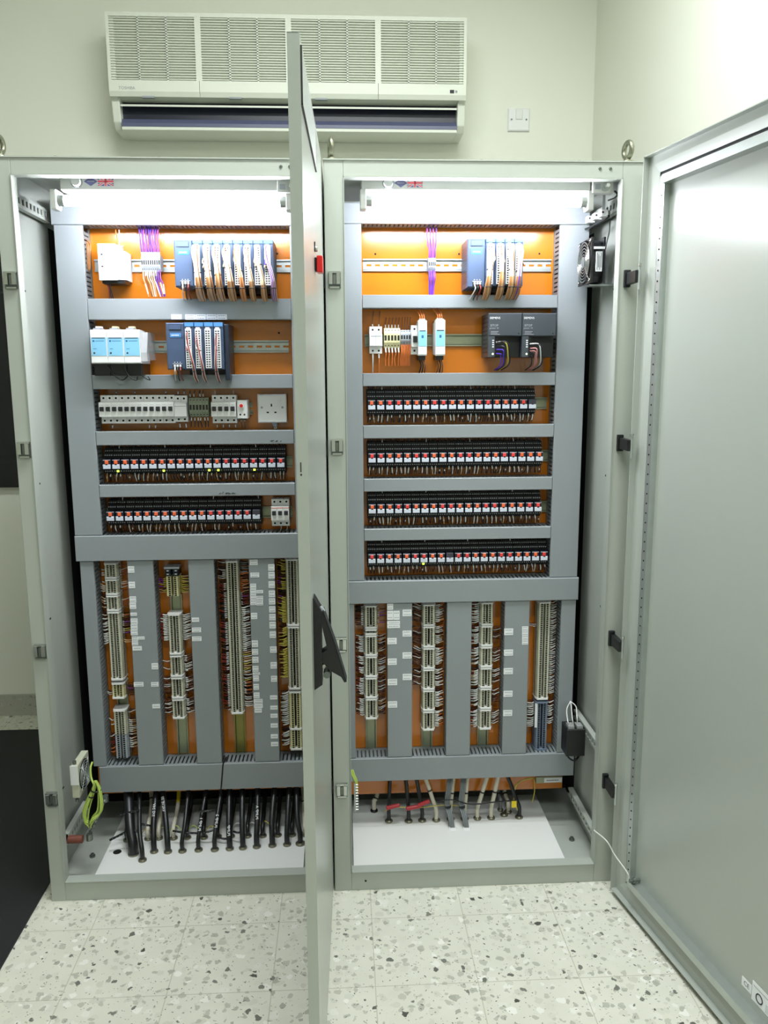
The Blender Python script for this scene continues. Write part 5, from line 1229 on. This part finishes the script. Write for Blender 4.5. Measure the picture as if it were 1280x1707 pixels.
bk = [(212, 1399), (247, 1397), (265, 1396), (312, 1395), (340, 1394.5), (363, 1393.5), (385, 1393), (413, 1392.5), (438, 1392), (463, 1391), (487, 1390.5)]
for i, g in enumerate(bk):
    if i in (1, 2): 
        cable('cable', f'{("first", "second")[i-1]} pale grey cable half hidden behind the black front row, left cabinet', 'pale cables in the back row, left cabinet', g, (g[0]-2+i*3, 1318), .0065, 'cable_beige', .0125, True, bands=(.5,)); continue
    tops = (211, 0, 0, 318, 337, 369, 390, 418, 440, 467, 494)[i]
    cable('cable', f'{ORD[(1, 0, 0, 2, 3, 4, 5, 6, 7, 8, 9)[i]]} black cable from the left in the shaded back row, left cabinet', 'black cables in the back row, left cabinet', g, (tops, 1318), .0066 if i != 7 else .0062, 'cable_black', .0125, True, txt=(('MCC 1', .7) if i == 8 else ('TANK', .72) if i == 9 else None))
cable('cable', 'yellow-taped pale cable among the black ones, left cabinet', 'pale cables in the back row, left cabinet', (289.5, 1396), (295.5, 1318), .0062, 'cable_beige', .0125, True, topm=('tape_yellow', .42))
cable('cable', 'pale cable beside the door edge, behind the black ones, left cabinet', 'pale cables in the back row, left cabinet', (507.5, 1390), (503, 1318), .0060, 'cable_beige', .0125, True, bands=(.4,))
# cable ties and earth loops between the black cables
def tie(lab, pts, r=.0024, grp='black cable ties, left cabinet', nm='cable_tie', cat='cable tie', m='black', dots=True):
    b = MB(); sp = spline(pts, 6); b.tube(sp, r, m, 6)
    if dots:
        for q in sp[2:-1:2]: b.box(q.x-.0011, q.x+.0011, q.y-r-.0004, q.y, q.z-.0007, q.z+.0007, 'print_grey')
    b.top(nm, lab, cat, grp)
def pw(px, py, Y): x, z = W(px, py, Y); return (x, Y, z)
tie('long perforated black tie sticking out left of the thickest cable, left cabinet', [pw(183, 1400.5, .165), pw(200, 1392, .168), pw(219, 1383, .172), pw(232, 1388, .17)], .0036)
tie('black perforated tie lying across the top of the thickest cable, left cabinet', [pw(196, 1358.5, .21), pw(214, 1354.5, .205), pw(232, 1351, .205)], .0038)
for i, (a, c, q) in enumerate((((230, 1373), (257, 1378), (243, 1375)), ((288, 1385), (331, 1389), (309, 1388)), ((332, 1387), (358, 1383), (345, 1387)), ((362, 1395), (383, 1398), (372, 1398)), ((389, 1386), (404, 1387), (396, 1388)), ((331, 1352), (356, 1350), (343, 1352)))):
    tie(f'{ORD[i+1]} black tie strung between the front row cables from the left, left cabinet', [pw(*a, .20), pw(*q, .192), pw(*c, .20)], .0032)
for i, (px, py, c) in enumerate(((245, 1385, 'w_yellow'), (270, 1383, 'w_green'), (292, 1380, 'w_green'), (322, 1380, 'w_green'), (352, 1381, 'w_yellow'), (396, 1376, 'w_white'), (420, 1375, 'w_white'), (441, 1373, 'w_yellow'))):
    tie(f'{ORD[i+1]} thin earth wire loop from the left among the black cables', [pw(px-9, py+15, .25), pw(px-8, py+3, .245), pw(px, py-4, .24), pw(px+8, py+2, .235), pw(px+10, py+16, .24)], .0014, 'earth wire loops among the black cables', 'earth_wire', 'wire', c, False)
# right cabinet
rg = 'cables in the right cabinet'
cable('cable', 'grey-beige cable rising from the dark back corner, far left, right cabinet', rg, (623.5, 1350), (630, 1301), .0072, 'cable_beige', .0125, True, 'black', bands=(.45,))
for i, (g, tp) in enumerate((((648, 1367.5), (650, 1301)), ((681, 1367.5), (676, 1301)), ((703.5, 1366.5), (693, 1300)))):
    cable('cable', f'{ORD[i+1]} of three black cables with red tape, right cabinet', rg, g, tp, .0062, 'cable_black', .0128)
for i, (a, c) in enumerate((((645, 1347), (666, 1342)), ((678, 1348), (699, 1344)), ((697, 1343), (716, 1335)))):
    b = MB(); p0, p1 = Vector(pw(*a, .262)), Vector(pw(*c, .262)); b.cyl(p0, p1, .0068, .0062, 'red_tape', 14); b.cyl(p0-(p1-p0)*.06, p0, .0045, .0068, 'red_tape', 14)
    b.top('tape_wrap', f'{ORD[i+1]} red tape sleeve from the left on the black cables, right cabinet', 'tape', 'red tape sleeves')
bc = [('beige cable curving in from upper left, first of the pale ones, right cabinet', (727, 1366), (707, 1299), .0066, (.55,)), ('beige cable beside the first grey triple bundle, right cabinet', (751, 1364), (757, 1299), .0055, (.5,)), ('beige cable beside the second grey triple bundle, right cabinet', (774.5, 1364), (780, 1299), .0060, (.5,)),
      ('beige cable leaning to upper right, left one of two, right cabinet', (795.5, 1363), (814, 1297), .0066, (.5,)), ('beige cable leaning to upper right, right one of two, right cabinet', (818.5, 1362), (832, 1296), .0068, (.5,)), ('short wide beige cable set back behind the yellow tag, right cabinet', (846.5, 1352), (843, 1295), .0064, (.5,))]
for lab, g, tp, r, bd in bc: cable('cable', lab, rg, g, tp, r, 'cable_beige', .0128, g[1] < 1358, bands=bd)
cable('cable', 'thin grey cable behind the leaning beige pair, right cabinet', rg, (834, 1349), (833, 1296), .0050, 'cable_grey', .010, True, bands=(.5,))
cable('cable', 'black cable at the right end of the row, right cabinet', rg, (865, 1361), (843, 1296), .0062, 'cable_black', .0128)
for q, (gp, tp) in enumerate((((754.5, 1381), (750, 1299)), ((778, 1381), (773, 1299)))):
    gx, gy = G(gp[0], gp[1], ZG); t = thing('cable_bundle', f'{("left", "right")[q]} bundle of three thin grey cables through a white grommet, right cabinet', 'cable bundle', (gx, gy, ZG), 'grey cable bundles')
    tx = W(tp[0], tp[1], .285)[0]; zc = zRb-ZG
    for k in range(3):
        o = (k-1)*.0055
        MB().tube(spline([(gx+o*.8, gy, ZG+.001), (gx-.006+o, gy+.004, ZG+zc*.2), (gx-.014+o, gy+.03, ZG+zc*.45), (tx-.006+o, .265, ZG+zc*.75), (tx+o, .285, zRb), (tx+o, .288, zRb+.03)], 6), .0031, 'cable_grey', 8).build('strand', t)
    MB().cyl((gx, gy, ZG), (gx, gy, ZG+.004), .0145, .0115, 'white_gloss', 20).build('grommet', t, 'white grommet')
    MB().cyl((gx-.012, gy+.024, ZG+zc*.36), (gx-.0125, gy+.0245, ZG+zc*.39), .0098, .0098, 'black', 14).build('cable_tie', t)
gx, gy = G(840, 1359, ZG); m = MB(); m.cyl((gx, gy, ZG), (gx, gy, ZG+.004), .0128, .0128, 'brass', 20).cyl((gx, gy, ZG+.004), (gx, gy, ZG+.008), .0118, .009, 'brass', 20); m.top('cable_gland', 'empty brass gland with thin wires, fourth from right end, right cabinet', 'cable gland', org=(gx, gy, ZG))
def single(lab, pts, r, m, nm='earth_wire', cat='wire', grp=None): MB().tube(spline(pts, 7), r, m, 7).top(nm, lab, cat, grp)
single('yellow earth wire arching from the orange plate behind the last cables, right cabinet', [pw(889, 1297, .31), pw(870, 1301, .30), pw(859, 1312, .29), pw(857, 1335, .29), pw(863, 1350, .285)], .0022, 'w_yellow')
single('thin pale wire hanging below the orange plate edge, right cabinet', [pw(890, 1299, .315), pw(891, 1318, .314), pw(887, 1337, .31)], .0014, 'w_yellow')
single('thin green-yellow wire running along the cable row, right cabinet', [pw(641, 1352, .275), pw(660, 1346, .27), pw(700, 1346, .272), pw(740, 1342, .275), pw(765, 1343, .277)], .0014, 'w_yellow')
single('dark tie wire lacing the beige cables together, right cabinet', [pw(728, 1336, .262), pw(752, 1333, .255), pw(780, 1340, .255), pw(800, 1340, .255), pw(825, 1337, .258), pw(862, 1334, .268)], .0022, 'black', 'cable_tie', 'cable tie')
x, z = W(857, 1342, .26); MB().box(x-.008, x+.008, .262, .264, z-.010, z+.012, 'tape_yellow').top('wire_tag', 'small yellow tag beside the last black cable, right cabinet', 'tag')
single('thin black wire crossing the bottom duct of the left cabinet', [pw(377, 1262, .285), pw(374, 1267, .25), pw(372, 1272, .2425), pw(370, 1295, .2415), pw(368.5, 1314, .2425), pw(368, 1322, .262)], .0024, 'w_black', 'cable')

# ================================================================== fan, heater, rails and coils on the side walls
# right cabinet fan, axis across the cabinet, grille facing left
xa, zf = W(985.5, 433, .105); hw = .0595; ya, yb = .105, .224
t = thing('cooling_fan', 'black fan with chrome finger guard on the right cabinet side wall', 'fan', (xa+.04, .16, zf-hw), 'cabinet fans')
m = MB(); xo = xa+.038; yc = (ya+yb)/2
for s in (0, 1): m.box(xa+s*.033, xa+.005+s*.033, ya, ya+.012, zf-hw, zf+hw, 'black').box(xa+s*.033, xa+.005+s*.033, yb-.012, yb, zf-hw, zf+hw, 'black').box(xa+s*.033, xa+.005+s*.033, ya+.012, yb-.012, zf+hw-.012, zf+hw, 'black').box(xa+s*.033, xa+.005+s*.033, ya+.012, yb-.012, zf-hw, zf-hw+.012, 'black')
ring = [(yc+.054*math.cos(2*math.pi*k/32), zf+.054*math.sin(2*math.pi*k/32)) for k in range(32)]
ring2 = [(yc+.058*math.cos(2*math.pi*k/32), zf+.058*math.sin(2*math.pi*k/32)) for k in range(32)]
vs = [(xa, *q) for q in ring]+[(xo, *q) for q in ring]+[(xa, *q) for q in ring2]+[(xo, *q) for q in ring2]
m.add(vs, [(k, (k+1) % 32, 32+(k+1) % 32, 32+k) for k in range(32)]+[(64+k, 96+k, 96+(k+1) % 32, 64+(k+1) % 32) for k in range(32)]+[(k, 64+k, 64+(k+1) % 32, (k+1) % 32) for k in range(32)]+[(32+k, 32+(k+1) % 32, 96+(k+1) % 32, 96+k) for k in range(32)], 'black')
m.build('housing', t)
m = MB(); m.cyl((xa+.006, yc, zf), (xa+.032, yc, zf), .021, .021, 'black_matt', 24)
for k in range(7):
    a0 = 2*math.pi*k/7; vs = []
    for rr in (.020, .050):
        for da, dx in ((-.22, .010), (.22, .028)): vs.append((xa+dx, yc+rr*math.cos(a0+da), zf+rr*math.sin(a0+da)))
    vs += [(v[0]+.001, v[1], v[2]) for v in vs]; m.add(vs, [(0, 1, 3, 2), (4, 6, 7, 5), (0, 2, 6, 4), (1, 5, 7, 3), (0, 4, 5, 1), (2, 3, 7, 6)], 'black_matt')
m.build('rotor', t)
m = MB()
for rr in (.013, .021, .029, .037, .045, .053): m.torus((xa-.004, yc, zf), rr, .0014, 'chrome', (1, 0, 0), 36, 6)
for k in range(4):
    a0 = math.pi/4+k*math.pi/2; m.tube([(xa-.004, yc+.010*math.cos(a0), zf+.010*math.sin(a0)), (xa-.004, yc+.055*math.cos(a0), zf+.055*math.sin(a0)), (xa-.001, yc+.073*math.cos(a0), zf+.073*math.sin(a0))], .0013, 'chrome', 6); m.torus((xa-.002, yc+.0735*math.cos(a0), zf+.0735*math.sin(a0)), .0035, .0014, 'chrome', (1, 0, 0), 14, 6)
m.cyl((xa-.0055, yc, zf), (xa-.003, yc, zf), .016, .016, 'chrome', 20)
m.build('finger_guard', t, 'chrome ring guard')
MB().box(xa+.013, xa+.030, ya-.0006, ya+.004, zf-.030, zf+.022, 'label_white').build('rating_label', t)
m = MB()
for k in range(4): m.box(xa+.0155+k*.0036, xa+.0168+k*.0036, ya-.0009, ya-.0006, zf-.026+(k % 2)*.006, zf+.018-(k % 3)*.004, 'ink')
m.build('lettering', t)
MB().box(xa+.006, xa+.040, ya-.004, ya, zf+.028, zf+.034, 'white').build('cable_clamp', t)
m = MB(); m.box(xa+.010, .794, ya+.045, yb-.035, zf-hw-.004, zf-hw, 'zinc'); m.build('bracket', t)
single('thin black fan lead dropping from the upper rail, right cabinet', [pw(1016, 365, .11), pw(1015.5, 385, .105), pw(1011, 405, .10), pw(1009, 416, .10)], .0018, 'w_black', 'fan_lead', 'wire')
# clutter of connectors on the upper rail, right cabinet
for i, (px, py, d) in enumerate(((983, 367, .22), (994, 362, .18), (1005, 357, .14))):
    x, z = W(px, py, d); m = MB(); m.cbox(x-.009, x+.012, d-.012, d+.012, z-.008, z+.010, 'white', .002); m.cyl((x-.004, d-.013, z+.003), (x-.004, d-.0115, z+.003), .003, .003, 'ink', 8)
    m.top('connector', f'{ORD[i+1]} pale connector on the rail above the fan, counting forward', 'connector', 'pale connectors above the fan', org=(x, d, z))
single('black cable bundle hanging under the connectors above the fan', [pw(976, 382, .24), pw(986, 378, .2), pw(998, 371, .15), pw(1008, 366, .11), pw(1015, 360, .09)], .0032, 'w_black', 'cable', 'cable')
single('short black lead curling from the door switch, right cabinet', [pw(1024, 318, .06), pw(1029, 324, .058), pw(1024, 330, .07), pw(1014, 334, .10)], .0024, 'w_black', 'switch_lead', 'wire')
# grey flat hanging strip behind
x, z = W(1007, 325, .16); MB().box(x-.004, x+.004, .16, .163, z-.045, z+.02, 'zinc').build('strap', RC)
# heater unit, right cabinet
Yh = .115
x0, x1, z0, z1 = R(944.5, 1216, 975.5, 1261, Yh)
t = thing('cabinet_heater', 'black box heater on the perforated rail, lower right of the right cabinet', 'heater', ((x0+x1)/2, Yh+.03, z0))
MB().cbox(x0, x1, Yh, Yh+.06, z0, z1, 'black', .002).build('body', t)
for s in (0, 1): MB().box(x0+.005+s*.026, x0+.023+s*.026, Yh+.004, Yh+.034, z1, z1+.008, 'w_grey').build('terminal', t)
MB().box(x1, x1+.005, Yh+.02, Yh+.05, z0+.03, z0+.05, 'zinc').build('bracket', t)
xm = (x0+x1)/2
single('black cable loop hanging under the black heater', [(xm-.014, Yh+.03, z0), (xm-.016, Yh+.022, z0-.012), (xm, Yh+.018, z0-.022), (xm+.016, Yh+.022, z0-.012), (xm+.014, Yh+.03, z0)], .0028, 'w_black', 'cable', 'cable')
for q in range(3): single(f'{("first", "second", "third")[q]} white wire at the top of the black heater from the left', [(x0+.010+q*.013, Yh+.016, z1+.008), (x0+.006+q*.014, Yh+.02, z1+.022+q*.006), (x0+.02+q*.014, Yh+.08, z1+.030+q*.004), (x0+.045, Yh+.13, z1+.034)], .0017, 'w_white', 'wire', 'wire', 'white heater wires')
# rails low on the side walls
def side_rail(cab, X, s, pa, pb, h, nh, m='zinc'):
    a, b_ = ray(*pa, 0, X), ray(*pb, 0, X); z = (a.z+b_.z)/2
    punched(cab, X, s, min(a.y, b_.y), max(a.y, b_.y), z-h/2, h, nh)
side_rail(RC, .776, -1, (957, 1190), (999, 1250), .030, 12)
side_rail(RC, .772, -1, (948, 1322), (991, 1392), .026, 10)
side_rail(LC, -.772, 1, (146, 1340), (114, 1404), .036, 9)
# lower left fan unit with its grille facing right
Yf0, Yf1 = .075, .175
xf, zf = W(131, 1302, Yf0); X0_ = xf
t = thing('filter_fan', 'pale box fan with ring guard at the lower left wall, left cabinet', 'fan', (xf-.02, .12, zf-.05), 'cabinet fans')
MB().box(xf-.020, xf, Yf0, Yf1, zf-.052, zf+.046, 'fan_cream').box(xf-.022, xf+.001, Yf0-.003, Yf0, zf-.012, zf+.048, 'white').build('housing', t, bevel=.001)
yc = (Yf0+Yf1)/2; m = MB(); m.add([(xf+.0006, yc+.044*math.cos(2*math.pi*k/28), zf-.003+.044*math.sin(2*math.pi*k/28)) for k in range(28)], [tuple(range(28))], 'black_matt'); m.build('opening', t)
m = MB()
for rr in (.008, .016, .024, .032, .040): m.torus((xf+.003, yc, zf-.003), rr, .0011, 'zinc', (1, 0, 0), 30, 6)
for k in range(4):
    a0 = math.pi/4+k*math.pi/2; m.tube([(xf+.003, yc, zf-.003), (xf+.003, yc+.05*math.cos(a0), zf-.003+.05*math.sin(a0))], .0013, 'zinc', 6)
m.build('finger_guard', t)
for z in (zf-.065, zf+.052): MB().cyl((xf-.012, Yf0+.012, z-.004), (xf-.012, Yf0+.012, z+.004), .005, .005, 'bolt', 10).build('screw', t)
# coil of yellow-green earth wire
xa, za = W(160, 1304, .085); xb, zb = W(150, 1377, .085)
t = thing('wire_coil', 'coil of yellow-green earth wire hung at the lower left of left cabinet', 'wire', (xa, .085, zb))
m = MB()
for k in range(18):
    u = (k-8.5)/8.5; w_ = .014+.016*abs(u)+U(-.003, .003); dy = U(-.016, .016); zz = zb+U(-.004, .012)+abs(u)*.008; s = 1 if u > 0 else -1
    m.tube(spline([(xa+u*.004, .085+dy*.3, za+U(-.004, .004)), (xa+s*w_*.45-.001, .085+dy*.7, za-.026), ((xa+xb)/2+s*w_*.95, .082+dy, (za*.4+zb*.6)), (xb+s*w_*.5, .08+dy, zz+.014), (xb+s*.004, .08+dy*.5, zz)], 6), .0023, 'w_green', 6)
m.build('loops', t)
m = MB(); m.torus((xa-.001, .085, za-.024), .013, .0022, 'black', (0, 0, 1), 20, 6); m.torus((xa-.016, .084, za-.045), .006, .002, 'black', (.3, .2, 1), 16, 6); m.build('cable_tie', t)
single('short yellow-green wire rising above the earth coil', [(xa-.005, .085, za-.010), pw(152, 1296, .10), pw(151, 1280, .11), pw(154, 1270, .12)], .0030, 'w_green')
# earth bar with screws
t = thing('earth_bar', 'earth bar with a row of screws slanting back beside the earth coil, left cabinet', 'bar', (-.66, .14, .12), 'earth bars')
p0, p1 = Vector(pw(149, 1394, .07)), Vector(pw(176, 1330, .20)); d = (p1-p0)
MB().tube([p0, p1], .0045, 'zinc', 6).build('bar', t)
for k in range(9):
    q = p0+d*(k+.5)/9; MB().cyl(q+Vector((0, 0, .003)), q+Vector((0, -.002, .011)), .0045, .004, 'bolt', 8).build('screw', t)
for q in (p0, p1): MB().cyl(q-Vector((0, 0, .012)), q+Vector((0, 0, .008)), .009, .009, 'bolt', 10).build('bolt', t)
x, z = W(126, 1399, .05); m = MB(); m.cyl((x-.020, .05, z), (x+.020, .05, z), .0115, .0115, 'resistor', 20); m.top('resistor', 'reddish brown tubular resistor on the lower left rail, left cabinet', 'resistor', org=(x, .05, z-.0115))
# earth comb next to the door, right cabinet
t = thing('earth_bar', 'upright white earth comb beside the door, lower left of right cabinet', 'bar', (.068, .12, .2), 'earth bars')
xa, za = W(590, 1306, .12); xb, zb = W(591, 1352, .12)
MB().box(xa, xa+.005, .118, .123, zb, za, 'zinc').build('bar', t)
for k in range(10):
    z = zb+(k+.5)*(za-zb)/10; MB().cyl((xa+.005, .12, z), (xa+.012, .12, z), .003, .003, 'chrome', 8).build('screw', t)
for k in range(3): single(f'{ORD[k+1]} yellow-green wire running to the white earth comb, from the left', [pw(584+k*2, 1283, .13), pw(587+k*2, 1292, .125), pw(592+k*1.5, 1303, .12), pw(593+k, 1312+k*6, .121)], .0020, 'w_green', 'earth_wire', 'wire', 'earth comb wires')
# bonding wire from the cabinet to the wide open door
q0 = ray(990, 1384, 0, .735); q1 = Vector(TR_(.10, .006, .107))
single('thin white bonding wire between right cabinet and its open door', [tuple(q0), (q0.x+.02, q0.y-.05, q0.z-.003), ((q0.x+q1.x)/2+.005, (q0.y+q1.y)/2-.02, (q0.z+q1.z)/2+.012), (q1.x-.006, q1.y-.012, q1.z+.03), tuple(q1)], .0018, 'w_white', 'bonding_wire')
# white engraved plate on the lower edge of the orange plate
x0, x1, z0, z1 = R(904, 1296.5, 937, 1304, YP-.02); m = MB(); m.box(x0-.02, x1, YP-.02, YP, z0-.002, z1+.003, 'zinc_dull'); m.build('terminal_bracket', RC)
m = MB(); m.box(x0+.006, x1-.001, YP-.0215, YP-.020, z0, z1, 'label_white')
x = x0+.014
while x < x1-.012: m.box(x, x+.0035, YP-.0218, YP-.0214, (z0+z1)/2-.0015, (z0+z1)/2+.0015, 'ink'); x += .005
m.build('name_plate', RC, 'white name plate')

# ================================================================== wires: the 300 that show largest one by one, the rest as one mass
def wsize(w_):
    P = w_[0]; L = 0; q = [project(p) for p in P]
    for a, b_ in zip(q, q[1:]): L += math.hypot(a[0]-b_[0], a[1]-b_[1])
    return L*w_[1]
WIRES.sort(key=lambda q: wsize(q) if q[5] else 0, reverse=True)
def add_wire(m, w_, n):
    P, r, ins, sl, part = w_[:5]; k = len(P)-1
    if not sl: m.tube(P, r, ins, n); return
    a, b_ = max(0, round(part[0]*k)), min(k, max(round(part[1]*k), round(part[0]*k)+1))
    if a > 0: m.tube(P[:a+1], r, ins, n)
    m.tube(P[a:b_+1], r*1.35, sl, n)
    if b_ < k: m.tube(P[b_:], r, ins, n)
for w_ in WIRES[:300]:
    m = MB(); add_wire(m, w_, 6); p = w_[0][0]
    m.top('wire', w_[5], 'wire', w_[6], org=tuple(p))
m = MB()
for w_ in WIRES[300:]: add_wire(m, w_, 4)
m.top('wiring', 'mass of thin white-sleeved wires along the terminals and relays', 'wires', None, 'stuff', org=(0, RF, 1))
print('wires', len(WIRES))
bpy.data.objects.remove(bpy.data.objects['x']) if 'x' in bpy.data.objects else None

# ================================================================== light, camera
def area(name, loc, rot, sx, sy, e, col=(1, 1, 1)):
    l = bpy.data.lights.new(name, 'AREA'); l.shape = 'RECTANGLE'; l.size = sx; l.size_y = sy; l.energy = e; l.color = col
    o = bpy.data.objects.new(name, l); C.objects.link(o); o.location = loc; o.rotation_euler = rot
    return o
area('ceiling_light', (.4, -2.4, ZC-.08), (0, 0, 0), 1.3, .3, 36, (.96, 1, .985))
area('ceiling_light', (.1, -.5, ZC-.08), (0, 0, 0), 1.3, .3, 48, (.96, 1, .985))
w = bpy.data.worlds.new('world'); SC.world = w; w.use_nodes = True
w.node_tree.nodes['Background'].inputs[0].default_value = (.9, 1, .92, 1); w.node_tree.nodes['Background'].inputs[1].default_value = .3
cam = bpy.data.cameras.new('camera'); co = bpy.data.objects.new('camera', cam); C.objects.link(co)
cam.sensor_fit = 'HORIZONTAL'; cam.sensor_width = 36; cam.lens = 36*CF/1280; cam.clip_start = .05
from mathutils import Matrix
Mx = Matrix((RX, UX, -FX)).transposed().to_4x4(); Mx.translation = CP; co.matrix_world = Mx
SC.camera = co
SC.view_settings.view_transform = 'Standard'; SC.view_settings.look = 'None'; SC.view_settings.gamma = 1; SC.view_settings.exposure = 0.10
SC.view_settings.use_curve_mapping = False
SC.cycles.use_denoising = True
SC.cycles.max_bounces = 8; SC.cycles.diffuse_bounces = 4; SC.cycles.sample_clamp_indirect = 6
for o in list(bpy.data.objects):
    if '_o' in o: del o['_o']
